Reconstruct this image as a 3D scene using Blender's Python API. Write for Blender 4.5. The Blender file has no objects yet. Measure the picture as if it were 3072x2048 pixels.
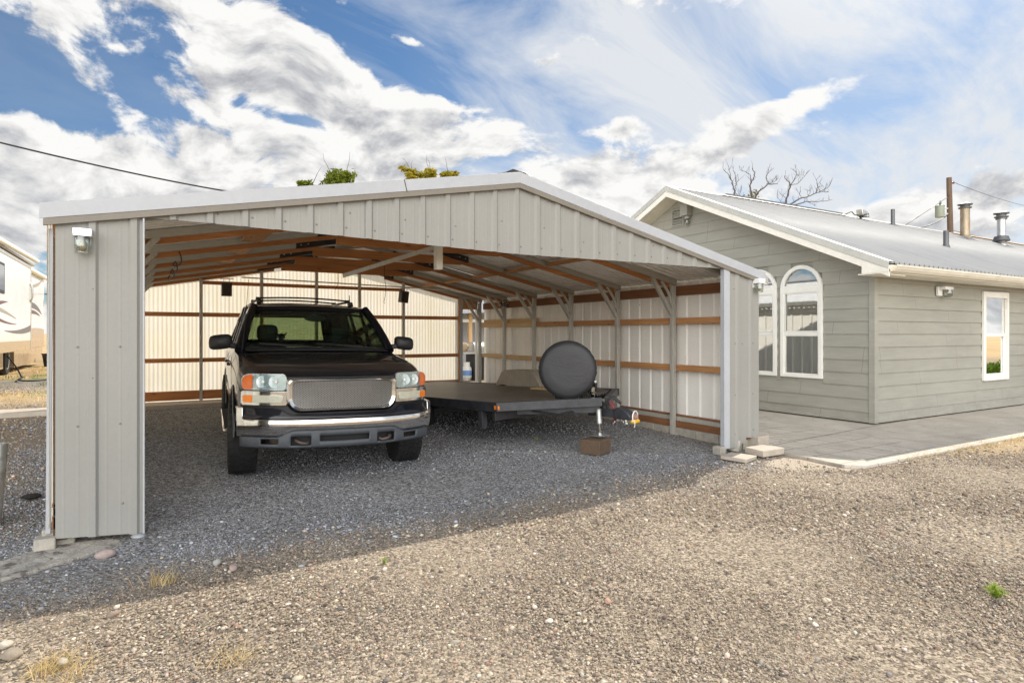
# hand-built yard scene: carport, SUV, trailer, house
import bpy, bmesh, math, random
import numpy as np
from mathutils import Vector, Matrix
R = math.radians
PI = math.pi
random.seed(7)
rng = np.random.default_rng(11)
scene = bpy.context.scene
COL = scene.collection

# ---------------------------------------------------------------- camera maths (survey of the place)
FPX, CX, HY, YAW, CAMH = 1858.0, 1536.0, 1001.0, R(30.6), 1.45
SY, CY = math.sin(YAW), math.cos(YAW)
def at(u, v, Y):
    """photo pixel (3072 wide) seen at world depth Y -> world point"""
    a = (u - CX) / FPX; b = (HY - v) / FPX
    dx, dy = SY + a * CY, CY - a * SY
    t = Y / dy
    return Vector((dx * t, Y, CAMH + b * t))

# ---------------------------------------------------------------- mesh builder
class MB:
    def __init__(s): s.v = []; s.f = []; s.m = []; s.cur = 0
    def add(s, vs, fs):
        o = len(s.v); s.v += [tuple(p) for p in vs]
        s.f += [tuple(i + o for i in f) for f in fs]; s.m += [s.cur] * len(fs)
        return s
    def box(s, x0, x1, y0, y1, z0, z1):
        vs = [(x0,y0,z0),(x1,y0,z0),(x1,y1,z0),(x0,y1,z0),(x0,y0,z1),(x1,y0,z1),(x1,y1,z1),(x0,y1,z1)]
        return s.add(vs, [(0,3,2,1),(4,5,6,7),(0,1,5,4),(1,2,6,5),(2,3,7,6),(3,0,4,7)])
    def bar(s, a, b, w, h, up=(0,0,1), w2=None, h2=None):
        """rectangular bar from a to b; w across, h along 'up'"""
        a = Vector(a); b = Vector(b); d = (b - a).normalized(); up = Vector(up)
        sx = d.cross(up)
        if sx.length < 1e-5: sx = d.cross(Vector((0,1,0)))
        sx.normalize(); uz = sx.cross(d).normalized()
        w2 = w if w2 is None else w2; h2 = h if h2 is None else h2
        vs = []
        for p, ww, hh in ((a, w, h), (b, w2, h2)):
            for i, j in ((-1,-1),(1,-1),(1,1),(-1,1)): vs.append(p + sx*i*ww/2 + uz*j*hh/2)
        return s.add(vs, [(0,1,2,3),(7,6,5,4),(0,4,5,1),(1,5,6,2),(2,6,7,3),(3,7,4,0)])
    def tube(s, pts, r, n=8, cap=True):
        pts = [Vector(p) for p in pts]; k = len(pts)
        rs = r if isinstance(r, (list, tuple)) else [r] * k
        rings = []; prev = None
        for i, p in enumerate(pts):
            d = (pts[min(i+1,k-1)] - pts[max(i-1,0)])
            if d.length < 1e-9: d = Vector((0,0,1))
            d.normalize()
            ref = prev if prev is not None else (Vector((0,0,1)) if abs(d.z) < .9 else Vector((1,0,0)))
            x = ref - d * ref.dot(d)
            if x.length < 1e-5: x = d.orthogonal()
            x.normalize(); y = d.cross(x); prev = x
            rings.append([p + x*math.cos(2*PI*j/n)*rs[i] + y*math.sin(2*PI*j/n)*rs[i] for j in range(n)])
        vs = [q for r_ in rings for q in r_]; fs = []
        for i in range(k-1):
            for j in range(n):
                j2 = (j+1) % n
                fs.append((i*n+j, i*n+j2, (i+1)*n+j2, (i+1)*n+j))
        if cap: fs.append(tuple(range(n-1,-1,-1))); fs.append(tuple((k-1)*n+j for j in range(n)))
        return s.add(vs, fs)
    def lathe(s, prof, n=24, M=None, close=False):
        """prof (r,h) turned about local z, transformed by M"""
        M = M or Matrix(); vs = []; fs = []; k = len(prof)
        for r_, h in prof:
            for j in range(n): vs.append(M @ Vector((r_*math.cos(2*PI*j/n), r_*math.sin(2*PI*j/n), h)))
        for i in range(k-1 if not close else k):
            i2 = (i+1) % k
            for j in range(n):
                j2 = (j+1) % n; fs.append((i*n+j, i*n+j2, i2*n+j2, i2*n+j))
        if not close:
            fs.append(tuple(range(n-1,-1,-1))); fs.append(tuple((k-1)*n+j for j in range(n)))
        return s.add(vs, fs)
    def prism(s, poly, axis, d0, d1):
        """polygon of (a,b) extruded along axis 'x' (a=y,b=z), 'y' (a=x,b=z) or 'z' (a=x,b=y)"""
        def P(a, b, d): return {'x': (d,a,b), 'y': (a,d,b), 'z': (a,b,d)}[axis]
        n = len(poly); vs = [P(a,b,d0) for a,b in poly] + [P(a,b,d1) for a,b in poly]
        fs = [tuple(range(n)), tuple(range(2*n-1, n-1, -1))]
        fs += [(i, i+n, (i+1)%n+n, (i+1)%n) for i in range(n)]
        return s.add(vs, fs)
    def grid(s, P, flip=False):
        """P[i][j] -> quads"""
        ni, nj = len(P), len(P[0]); vs = [p for row in P for p in row]; fs = []
        for i in range(ni-1):
            for j in range(nj-1):
                q = (i*nj+j, (i+1)*nj+j, (i+1)*nj+j+1, i*nj+j+1)
                fs.append(q[::-1] if flip else q)
        return s.add(vs, fs)
    def ball(s, c, r, n=12, m=8, sc=(1,1,1)):
        c = Vector(c); prof = []
        vs = []; fs = []
        for i in range(m+1):
            t = PI*i/m
            for j in range(n):
                a = 2*PI*j/n
                vs.append(c + Vector((r*sc[0]*math.sin(t)*math.cos(a), r*sc[1]*math.sin(t)*math.sin(a), r*sc[2]*math.cos(t))))
        for i in range(m):
            for j in range(n):
                j2=(j+1)%n; fs.append((i*n+j,(i+1)*n+j,(i+1)*n+j2,i*n+j2))
        return s.add(vs, fs)

def link(o, parent=None):
    COL.objects.link(o)
    if parent is not None: o.parent = parent
    return o
def obj(name, mb, mats, parent=None, smooth=None, bevel=0, seg=2, fix=True, solid=0):
    me = bpy.data.meshes.new(name)
    me.from_pydata([tuple(p) for p in mb.v], [], mb.f)
    mats = mats if isinstance(mats, (list, tuple)) else [mats]
    for m in mats: me.materials.append(m)
    if len(mats) > 1: me.polygons.foreach_set('material_index', mb.m)
    if fix:
        bm = bmesh.new(); bm.from_mesh(me)
        bmesh.ops.remove_doubles(bm, verts=bm.verts, dist=1e-6)
        bmesh.ops.recalc_face_normals(bm, faces=bm.faces)
        bm.to_mesh(me); bm.free()
    if smooth is not None:
        me.shade_smooth()
        me.set_sharp_from_angle(angle=R(smooth))
    me.update()
    o = bpy.data.objects.new(name, me); link(o, parent)
    if solid:
        m = o.modifiers.new('solid', 'SOLIDIFY'); m.thickness = solid; m.offset = 0
    if bevel:
        b = o.modifiers.new('bevel', 'BEVEL'); b.width = bevel; b.segments = seg; b.limit_method = 'ANGLE'; b.angle_limit = R(40)
        b.harden_normals = False
        me.shade_smooth(); me.set_sharp_from_angle(angle=R(35))
    return o
def tag(o, label=None, cat=None, group=None, kind=None):
    if label: o['label'] = label
    if cat: o['category'] = cat
    if group: o['group'] = group
    if kind: o['kind'] = kind
    return o
def thing(name, label, cat, loc=(0,0,0), group=None):
    o = bpy.data.objects.new(name, None); o.empty_display_size = .2
    o.location = loc; link(o)
    return tag(o, label, cat, group)
def single(name, mb, mats, label, cat, group=None, **k):
    return tag(obj(name, mb, mats, None, **k), label, cat, group)
def struct(name, mb, mats, **k):
    return tag(obj(name, mb, mats, None, **k), kind='structure')

# ---------------------------------------------------------------- materials
class NT:
    def __init__(s, tree): s.t = tree; s.n = tree.nodes; s.l = tree.links
    def N(s, typ, **k):
        n = s.n.new(typ)
        for a, b in k.items(): setattr(n, a, b)
        return n
    def put(s, sock, v):
        if isinstance(v, bpy.types.NodeSocket): s.l.new(v, sock)
        elif v is not None: sock.default_value = v
    def math(s, op, a, b=None, c=None, clamp=False):
        n = s.N('ShaderNodeMath', operation=op); n.use_clamp = clamp
        s.put(n.inputs[0], a)
        if b is not None: s.put(n.inputs[1], b)
        if c is not None: s.put(n.inputs[2], c)
        return n.outputs[0]
    def vmath(s, op, a, b=None):
        n = s.N('ShaderNodeVectorMath', operation=op); s.put(n.inputs[0], a)
        if b is not None:
            s.put(n.inputs['Scale'] if op == 'SCALE' else n.inputs[1], b)
        return n.outputs['Value'] if op in ('DOT_PRODUCT','LENGTH') else n.outputs['Vector']
    def mix(s, f, a, b, typ='RGBA', blend='MIX'):
        n = s.N('ShaderNodeMix', data_type=typ)
        if typ == 'RGBA': n.blend_type = blend; ia, ib, io = 6, 7, 2
        else: ia, ib, io = 2, 3, 0
        s.put(n.inputs[0], f); s.put(n.inputs[ia], a); s.put(n.inputs[ib], b)
        return n.outputs[io]
    def noise(s, vec, scale, detail=3, rough=.5, dist=0, out='Fac', dim='3D'):
        n = s.N('ShaderNodeTexNoise'); n.noise_dimensions = dim
        s.put(n.inputs['Vector'], vec); s.put(n.inputs['Scale'], scale); s.put(n.inputs['Detail'], detail)
        s.put(n.inputs['Roughness'], rough); s.put(n.inputs['Distortion'], dist)
        return n.outputs[out]
    def vor(s, vec, scale, feature='F1', out='Distance', rand=1.0):
        n = s.N('ShaderNodeTexVoronoi'); n.feature = feature
        s.put(n.inputs['Vector'], vec); s.put(n.inputs['Scale'], scale); s.put(n.inputs['Randomness'], rand)
        return n.outputs[out]
    def ramp(s, f, stops, interp='LINEAR'):
        n = s.N('ShaderNodeValToRGB'); cr = n.color_ramp; cr.interpolation = interp
        while len(cr.elements) < len(stops): cr.elements.new(.5)
        for e, (p, c) in zip(cr.elements, stops):
            e.position = p; e.color = tuple(c) + (1,) if len(c) == 3 else c
        s.put(n.inputs[0], f); return n.outputs[0]
    def mr(s, v, a, b, c=0., d=1., interp='LINEAR'):
        n = s.N('ShaderNodeMapRange'); n.interpolation_type = interp; n.clamp = True
        s.put(n.inputs[0], v)
        for i, q in enumerate((a, b, c, d)): s.put(n.inputs[i+1], q)
        return n.outputs[0]
    def mapping(s, vec, scale=(1,1,1), rot=(0,0,0), loc=(0,0,0)):
        n = s.N('ShaderNodeMapping'); s.put(n.inputs['Vector'], vec)
        n.inputs['Scale'].default_value = scale; n.inputs['Rotation'].default_value = rot; n.inputs['Location'].default_value = loc
        return n.outputs[0]
    def bump(s, h, strength=.3, dist=.01, normal=None):
        n = s.N('ShaderNodeBump'); s.put(n.inputs['Height'], h); n.inputs['Strength'].default_value = strength
        n.inputs['Distance'].default_value = dist
        if normal is not None: s.put(n.inputs['Normal'], normal)
        return n.outputs[0]
    def sep(s, v):
        n = s.N('ShaderNodeSeparateXYZ'); s.put(n.inputs[0], v); return n.outputs
    def comb(s, x, y, z):
        n = s.N('ShaderNodeCombineXYZ'); s.put(n.inputs[0], x); s.put(n.inputs[1], y); s.put(n.inputs[2], z); return n.outputs[0]
    def attr(s, name):
        n = s.N('ShaderNodeAttribute'); n.attribute_name = name; return n.outputs['Color']
def C(r, g=None, b=None):
    return (r, r, r, 1) if g is None else (r, g, b, 1)
def newmat(name):
    m = bpy.data.materials.new(name); m.use_nodes = True
    t = NT(m.node_tree); b = m.node_tree.nodes['Principled BSDF']
    co = t.N('ShaderNodeTexCoord')
    geo = t.N('ShaderNodeNewGeometry')
    return m, t, b, co.outputs['Object'], geo.outputs['Position']
def simple(name, col, rough=.5, metal=0., var=.12, vscale=6., spots=None, bump=None, coat=0., spec=.5, stretch=(1,1,1), rvar=.1, emis=None):
    """plain surface with mottling, optional dirt spots and fine bump"""
    m, t, b, oc, pos = newmat(name)
    col = tuple(col)
    vec = t.mapping(pos, scale=stretch)
    n1 = t.noise(vec, vscale, 5, .6)
    n2 = t.noise(vec, vscale*7.3, 3, .6)
    f = t.math('ADD', t.math('MULTIPLY', n1, .65), t.math('MULTIPLY', n2, .35))
    lo = tuple(max(0, c*(1-var*1.6)) for c in col) + (1,); hi = tuple(min(1, c*(1+var*1.6)) for c in col) + (1,)
    cc = t.mix(t.mr(f, .3, .7), lo, hi)
    if spots:
        sc, thr, scol = spots
        s = t.noise(vec, sc, 4, .7)
        cc = t.mix(t.mr(s, thr, thr+.07), cc, C(*scol))
    t.put(b.inputs['Base Color'], cc)
    t.put(b.inputs['Roughness'], t.mr(n1, .3, .7, max(0.02, rough-rvar*.5), min(1, rough+rvar*.5)))
    b.inputs['Metallic'].default_value = metal
    b.inputs['Specular IOR Level'].default_value = spec
    if coat: b.inputs['Coat Weight'].default_value = coat; b.inputs['Coat Roughness'].default_value = .06
    if bump:
        bs, bst, bd = bump
        t.put(b.inputs['Normal'], t.bump(t.noise(vec, bs, 4, .6), bst, bd))
    return m

def panel_mat(name, col, rough=.42):
    """painted ribbed sheet steel: faint streaks running down, dust, rust pin spots"""
    m, t, b, oc, pos = newmat(name)
    st = t.noise(t.mapping(pos, scale=(9,9,.5)), 1.0, 5, .6)
    bl = t.noise(pos, 1.4, 4, .6)
    fine = t.noise(pos, 38, 3, .6)
    f = t.math('ADD', t.math('MULTIPLY', st, .25), t.math('ADD', t.math('MULTIPLY', bl, .5), t.math('MULTIPLY', fine, .25)))
    c = t.mix(t.mr(f, .34, .66), C(*[q*.92 for q in col]), C(*[min(1, q*1.06) for q in col]))
    sp = t.vor(pos, 7.0)
    spn = t.noise(pos, 3.1, 2)
    c = t.mix(t.math('MULTIPLY', t.mr(sp, .03, .055, 1, 0), t.mr(spn, .52, .6)), c, C(.16,.12,.09))
    t.put(b.inputs['Base Color'], c); t.put(b.inputs['Roughness'], t.mr(bl, .3, .7, rough-.06, rough+.12))
    wob = t.noise(t.mapping(pos, scale=(2,2,1.2)), 1.0, 2, .5)
    t.put(b.inputs['Normal'], t.bump(wob, .05, .02))
    return m
def wood_mat(name, c1, c2, axis='x', scale=1.0, rough=.75):
    m, t, b, oc, pos = newmat(name)
    sc = {'x': (.6,14,14), 'y': (14,.6,14), 'z': (14,14,.6)}[axis]
    v = t.mapping(pos, scale=tuple(q*scale for q in sc))
    g = t.noise(v, 2.2, 6, .65, 1.2)
    w = t.noise(pos, 1.1, 2, .5)
    kn = t.vor(t.mapping(pos, scale={'x': (2,9,9), 'y': (9,2,9), 'z': (9,9,2)}[axis]), 1.0)
    c = t.mix(t.mr(g, .32, .68), C(*c1), C(*c2))
    c = t.mix(t.mr(w, .35, .7, 0, .45), c, C(*[q*.62 for q in c1]))
    c = t.mix(t.mr(kn, .05, .13, .8, 0), c, C(*[q*.35 for q in c1]))
    t.put(b.inputs['Base Color'], c); b.inputs['Roughness'].default_value = rough
    t.put(b.inputs['Normal'], t.bump(g, .25, .004))
    return m
def glassy(name, tint, refl=.5, rough=.02, base=.04):
    """thin pane: tinted see-through plus mirror that grows at grazing angles"""
    m = bpy.data.materials.new(name); m.use_nodes = True
    t = NT(m.node_tree); t.n.clear()
    tr = t.N('ShaderNodeBsdfTransparent'); tr.inputs[0].default_value = C(*tint)
    gl = t.N('ShaderNodeBsdfGlossy'); gl.inputs['Roughness'].default_value = rough; gl.inputs[0].default_value = C(1)
    lw = t.N('ShaderNodeLayerWeight'); lw.inputs[0].default_value = .5
    f = t.math('ADD', t.math('MULTIPLY', t.math('POWER', lw.outputs['Facing'], 3.0), refl), base, clamp=True)
    mx = t.N('ShaderNodeMixShader'); t.put(mx.inputs[0], f); t.l.new(tr.outputs[0], mx.inputs[1]); t.l.new(gl.outputs[0], mx.inputs[2])
    o = t.N('ShaderNodeOutputMaterial'); t.l.new(mx.outputs[0], o.inputs[0])
    return m

M = {}
M['panel'] = panel_mat('beige_painted_steel', (.285,.281,.263), .5)
M['panel_in'] = panel_mat('wall_sheet_inner', (.92,.90,.85), .5)
M['trim'] = simple('white_trim_paint', (.41,.425,.455), .42, 0, .05, 3, spots=(22,.72,(.4,.38,.35)), bump=(2.5,.15,.02))
M['soffit'] = simple('soffit_trim_paint', (.20,.18,.15), .5, 0, .08, 5)
M['galv'] = simple('galvanised_steel', (.40,.41,.40), .42, .75, .22, 14, bump=(60,.08,.002))
M['galv_ribbed'] = simple('ribbed_dull_galvanised_steel', (.44,.425,.385), .5, .1, .14, 10, stretch=(1,1,22), bump=(6,.5,.006))
M['galv_post'] = simple('weathered_galvanised_post', (.47,.455,.41), .5, .15, .2, 8, stretch=(20,20,1), bump=(3,.3,.004))
M['dark_steel'] = simple('black_gusset_steel', (.035,.034,.036), .45, .4, .25, 12)
M['roof_in'] = simple('roof_sheet_galvalume', (.95,.92,.86), .36, .15, .12, 4, stretch=(.6,4,4))
M['wood_x'] = wood_mat('fir_board_along_width', (.44,.17,.055), (.62,.28,.10), 'x')
M['wood_y'] = wood_mat('fir_board_along_depth', (.46,.21,.08), (.66,.35,.15), 'y')
M['wood_pale'] = wood_mat('new_pine_board', (.62,.40,.19), (.74,.52,.28), 'y')
M['wood_dark'] = wood_mat('stained_wet_board', (.20,.085,.035), (.32,.14,.06), 'y')
M['wood_block'] = wood_mat('old_timber_block', (.085,.055,.035), (.15,.10,.065), 'x', 1.0, .9)
M['wood_grey'] = wood_mat('weathered_pole_wood', (.13,.085,.055), (.22,.155,.11), 'z', 1.0, .9)
M['concrete'] = simple('weathered_concrete', (.42,.395,.35), .9, 0, .16, 3, bump=(40,.35,.004))
M['block'] = simple('grey_concrete_block', (.36,.335,.29), .95, 0, .2, 9, bump=(80,.6,.004))
M['paver'] = simple('tan_concrete_paver', (.42,.37,.31), .92, 0, .14, 7, bump=(90,.5,.003))
M['black_rub'] = simple('black_rubber', (.013,.013,.014), .75, 0, .25, 10, bump=(60,.2,.002))
M['black_plastic'] = simple('black_textured_plastic', (.018,.018,.02), .5, 0, .2, 12)
M['grey_plastic'] = simple('dusty_grey_plastic', (.050,.056,.066), .55, 0, .18, 8, bump=(90,.1,.001))
M['chrome'] = simple('road_worn_chrome', (.80,.79,.77), .09, 1.0, .06, 7, spots=(60,.70,(.35,.32,.30)), rvar=.06)
M['silver'] = simple('dull_aluminium', (.62,.61,.58), .35, .8, .1, 9)
M['white_plastic'] = simple('white_vinyl', (.80,.79,.74), .4, 0, .04, 4)
M['black_paint'] = simple('scuffed_black_frame_paint', (.034,.036,.043), .42, 0, .4, 9, spots=(24,.66,(.11,.105,.10)), bump=(30,.1,.002))
M['amber'] = simple('amber_lens', (.75,.20,.02), .12, 0, .1, 20, coat=.6)
M['lens_grey'] = simple('hazed_signal_lens', (.46,.46,.37), .22, 0, .12, 30, coat=.5)
M['seat'] = simple('dark_green_leather', (.05,.085,.083), .45, 0, .15, 9)
M['interior'] = simple('dark_cabin_trim', (.012,.014,.015), .7, 0, .2, 9)
M['glass_clear'] = glassy('windscreen_glass', (.58,.65,.59), .6, .01, .02)
M['glass_dark'] = glassy('tinted_side_glass', (.22,.24,.22), .9, .01, .05)
M['glass_house'] = glassy('house_window_glass', (.60,.64,.64), .55, .004, .38)
M['glass_jar'] = glassy('ribbed_jar_glass', (.62,.64,.60), .8, .04, .12)
M['lamp_white'] = simple('white_enamel_lamp', (.82,.82,.82), .25, 0, .05, 4)
M['chrome_lamp'] = simple('polished_lamp_collar', (.85,.86,.88), .16, .85, .05, 6)
M['cream'] = simple('cream_fascia_paint', (.80,.775,.70), .45, 0, .06, 2.5, spots=(14,.72,(.55,.48,.38)))
M['gutter'] = simple('cream_gutter_paint', (.70,.655,.555), .42, 0, .08, 3)
M['dirt'] = simple('dark_soil_gap', (.05,.04,.03), .95, 0, .3, 20)
M['wire'] = simple('black_cable', (.012,.012,.012), .6, 0, .1, 5)
EXPOSURE = 0.36
SKY_S = 0.08
BACK_FILL = 4.3
NST = (205000, 165000, 78000)
# cloud masses: photo position (2352-wide view), half sizes in the same units, tilt, weight
CLOUDS = [
 (560, 70, 260, 90, -25, .20), (720, 170, 200, 80, -30, .22), (300, 400, 480, 130, 0, .27), (420, 520, 700, 90, 0, .22), (1250,470,400,70,0,.16), (760, 330, 300, 80, -16, .20), (1200, 340, 230, 70, -20, .20),
 (60, 40, 90, 50, 0, .14), (300, 230, 190, 30, -18, .15), (130, 120, 120, 90, 0, -.22), (80, 215, 120, 40, 0, -.16), (430,268,120,24,-15,-.18),(400,130,60,40,-30,-.10),
 (1110, 90, 230, 130, 0, -.28), (965, 105, 75, 16, -14, .40), (1255, 145, 60, 20, 0, .40), (715, 285, 60, 18, -10, -.16),
 (1440, 290, 62, 30, 0, .30), (1860, 225, 110, 30, 12, .30), (1700, 310, 120, 40, 24, .28), (1460, 400, 140, 55, 0, .2),
 (2200, 470, 200, 65, 14, .36), (2080, 345, 260, 50, 0, -.22), (2180, 130, 240, 110, 20, .02), (1560, 150, 330, 110, 0, -.26), (1300, 225, 120, 30, 0, -.12), (2250, 260, 160, 50, 10, -.2), (600,255,260,16,-12,-.12)]
# ---------------------------------------------------------------- camera, sun, sky
cam = bpy.data.cameras.new('camera'); co = bpy.data.objects.new('camera', cam); COL.objects.link(co)
cam.sensor_width = 36; cam.lens = 36*FPX/3072; cam.shift_y = -(1024-HY)/3072
cam.clip_start = .05; cam.clip_end = 9000
co.location = (0,0,CAMH); co.rotation_euler = (R(90), 0, -YAW); scene.camera = co
SUN_AZ, SUN_EL = R(69), R(43)           # clockwise from +Y
sd = Vector((math.sin(SUN_AZ)*math.cos(SUN_EL), math.cos(SUN_AZ)*math.cos(SUN_EL), math.sin(SUN_EL)))
sl = bpy.data.lights.new('sun', 'SUN'); sl.energy = 4.9; sl.angle = R(.53); sl.color = (1,.92,.80)
so = bpy.data.objects.new('sun', sl); COL.objects.link(so); so.rotation_euler = sd.to_track_quat('Z','Y').to_euler()
scene.view_settings.view_transform = 'Standard'; scene.view_settings.look = 'None'
scene.view_settings.exposure = EXPOSURE; scene.view_settings.gamma = 1
scene.render.engine = 'CYCLES'
scene.cycles.use_denoising = True
scene.cycles.max_bounces = 10; scene.cycles.diffuse_bounces = 8; scene.cycles.glossy_bounces = 5
scene.cycles.transparent_max_bounces = 24; scene.cycles.sample_clamp_indirect = 6

w = bpy.data.worlds.new('World'); scene.world = w; w.use_nodes = True
t = NT(w.node_tree); t.n.clear()
tc = t.N('ShaderNodeTexCoord'); D = t.vmath('NORMALIZE', tc.outputs['Generated'])
sky = t.N('ShaderNodeTexSky'); sky.sky_type = 'NISHITA'; sky.sun_disc = False
sky.sun_elevation = SUN_EL; sky.sun_rotation = SUN_AZ; sky.altitude = 700; sky.air_density = 1.0; sky.dust_density = .6; sky.ozone_density = 2.0
skyc = t.vmath('SCALE', sky.outputs[0], SKY_S)
dx, dy, dz = t.sep(D)
az = t.math('ARCTAN2', dx, dy)                      # clockwise from +Y
el = t.math('ARCSINE', dz)
# deep blue away from the haze
skyc = t.mix(1.0, skyc, C(.70,.90,1.02), blend='MULTIPLY')
den = t.math('ADD', t.math('MAXIMUM', dz, 0.0), .42)
P = t.comb(t.math('DIVIDE', dx, den), t.math('DIVIDE', dy, den), 0.0)
def blob(a, e, ra, re, rot, wgt):
    da = t.math('SUBTRACT', az, R(a)); de = t.math('SUBTRACT', el, R(e))
    c, s = math.cos(R(rot)), math.sin(R(rot))
    p = t.math('MULTIPLY', t.math('ADD', t.math('MULTIPLY', da, c), t.math('MULTIPLY', de, s)), 1/R(ra))
    q = t.math('MULTIPLY', t.math('SUBTRACT', t.math('MULTIPLY', de, c), t.math('MULTIPLY', da, s)), 1/R(re))
    d2 = t.math('ADD', t.math('MULTIPLY', p, p), t.math('MULTIPLY', q, q))
    return t.math('MULTIPLY', t.math('EXPONENT', t.math('MULTIPLY', d2, -1.0)), wgt)
def px_ae(u, v):
    u *= 1.306; v *= 1.306
    a = math.atan((u-CX)/FPX); e = math.atan((HY-v)/FPX*math.cos(a))
    return math.degrees(a+YAW), math.degrees(e)
cov = None
for (u, v, ru, rv, rot, wg) in CLOUDS:
    a, e = px_ae(u, v)
    b = blob(a, e, ru*.037, rv*.037, rot, wg)
    cov = b if cov is None else t.math('ADD', cov, b)
out_f = t.mr(t.math('ABSOLUTE', t.math('SUBTRACT', az, R(30.6))), R(46), R(62))     # broken cloud over the rest of the sky
cov = t.math('ADD', cov, t.math('MULTIPLY', out_f, -.04))
zen = t.mr(el, R(32), R(50))
cov = t.math('SUBTRACT', cov, t.math('MULTIPLY', zen, .35))
hz = t.mr(el, R(2), R(9), .28, 0)
cov = t.math('ADD', cov, hz)
warp = t.noise(D, 3.2, 3, .5, 0, out='Color')
Dw = t.vmath('ADD', D, t.vmath('SCALE', t.vmath('SUBTRACT', warp, (.5,.5,.5)), .16))
Pm = t.mapping(Dw, scale=(1,1,1.75), rot=(0,0,0))
n_big = t.math('MULTIPLY_ADD', t.noise(Pm, 5.2, 10, .60), 1.55, -.275)
n_big2 = t.math('MULTIPLY_ADD', t.noise(t.vmath('ADD', Pm, (.016,.006,.036)), 5.2, 7, .58), 1.55, -.275)
dens = t.math('ADD', n_big, cov)
alpha = t.mr(dens, .53, .655, interp='SMOOTHSTEP')
core = t.mr(dens, .64, 1.0)
relief = t.math('MULTIPLY', t.math('SUBTRACT', n_big, n_big2), 2.6)
bil = t.noise(t.mapping(Dw, scale=(1,1,1.6)), 11.0, 6, .6)
lum = t.math('ADD', t.math('SUBTRACT', .96, t.math('MULTIPLY', core, .24)), t.math('ADD', relief, t.math('MULTIPLY', t.math('SUBTRACT', bil, .5), .35)))
lum = t.mr(lum, .42, 1.05, .0, 1.0)
ccol = t.ramp(lum, [(0,(.33,.34,.37)), (.35,(.47,.475,.49)), (.72,(.65,.645,.635)), (1,(.76,.755,.74))])
# thin high veil
ci = t.noise(t.mapping(P, scale=(1.2,2.7,1), rot=(0,0,R(-28))), 1.5, 7, .62, .6)
veil = t.math('MULTIPLY', t.mr(ci, .36, .74), t.mr(az, R(5), R(34), .22, 1.5))
veil = t.math('MINIMUM', t.math('ADD', t.math('MULTIPLY', veil, .85), t.mr(az, R(20), R(42), 0, .25)), .94)
veil = t.math('MULTIPLY', veil, t.math('SUBTRACT', 1.0, t.math('MULTIPLY', zen, .9)))
skyc = t.vmath('SCALE', skyc, t.math('SUBTRACT', 1.0, t.math('MULTIPLY', zen, .45)))
vcol = C(.62,.64,.665)
c1 = t.mix(veil, skyc, vcol)
c2 = t.mix(alpha, c1, ccol)
# glare of bright thin cloud round the sun, which stands just out of the frame to the right
sdot = t.vmath('DOT_PRODUCT', D, tuple(sd))
glare = t.math('POWER', t.math('MAXIMUM', sdot, 0.0), 40.0)
c3 = t.mix(1.0, c2, t.vmath('SCALE', t.comb(1.0,.93,.82), t.math('MULTIPLY', glare, .8)), blend='ADD')
# added fill glow low behind the viewer, lights the carport interior and front
back = t.mr(t.vmath('DOT_PRODUCT', D, (-SY*.985, -CY*.985, .17)), .45, .96, 0, 1, 'SMOOTHSTEP')
c4 = t.mix(1.0, c3, t.vmath('SCALE', t.comb(.92,.895,.84), t.math('MULTIPLY', back, BACK_FILL*.8)), blend='ADD')
low = t.mr(dz, -.06, -.005)
c5 = t.mix(low, C(.30,.25,.18), c4)
bg = t.N('ShaderNodeBackground'); t.put(bg.inputs[0], c5); bg.inputs[1].default_value = 1.0
wo = t.N('ShaderNodeOutputWorld'); t.l.new(bg.outputs[0], wo.inputs[0])

# ---------------------------------------------------------------- ground
def smooth(a, b, x):
    q = np.clip((x-a)/(b-a), 0, 1); return q*q*(3-2*q)
def gh(x, y):
    """height of the ground: rises gently through and behind the carport, level by the house"""
    x = np.asarray(x, float); y = np.asarray(y, float)
    ramp = np.clip(y-5.0, 0, 10.5)
    z = .0285*ramp
    return z * (1 - smooth(6.45, 6.75, x)*(1-smooth(11.8,12.3,y)))
def axis(lo, hi, step, far):
    a = np.arange(lo, hi+1e-6, step); g = []
    d = step
    p = hi
    while p < far: d *= 1.35; p += d; g.append(p)
    q = []; d = step; p = lo
    while p > -far: d *= 1.35; p -= d; q.append(p)
    return np.array(q[::-1] + list(a) + g)
gx = axis(-8, 16, .2, 4000); gy = axis(1, 24, .2, 4000)
X, Y = np.meshgrid(gx, gy, indexing='ij')
near = np.exp(-((X-4)/14)**2-((Y-8)/14)**2)
Z = gh(X, Y) + near*.006*(np.sin(X*2.3+Y*1.1)*np.cos(Y*1.9-X*.7)) - .012*near
ni, nj = X.shape
me = bpy.data.meshes.new('ground')
vs = np.stack([X, Y, Z], -1).reshape(-1, 3)
ii, jj = np.meshgrid(np.arange(ni-1), np.arange(nj-1), indexing='ij')
base = (ii*nj+jj).ravel()
quads = np.stack([base, base+nj, base+nj+1, base+1], -1)
me.from_pydata(vs.tolist(), [], quads.tolist()); me.shade_smooth()
ground = bpy.data.objects.new('ground', me); COL.objects.link(ground); tag(ground, kind='structure')

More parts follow.
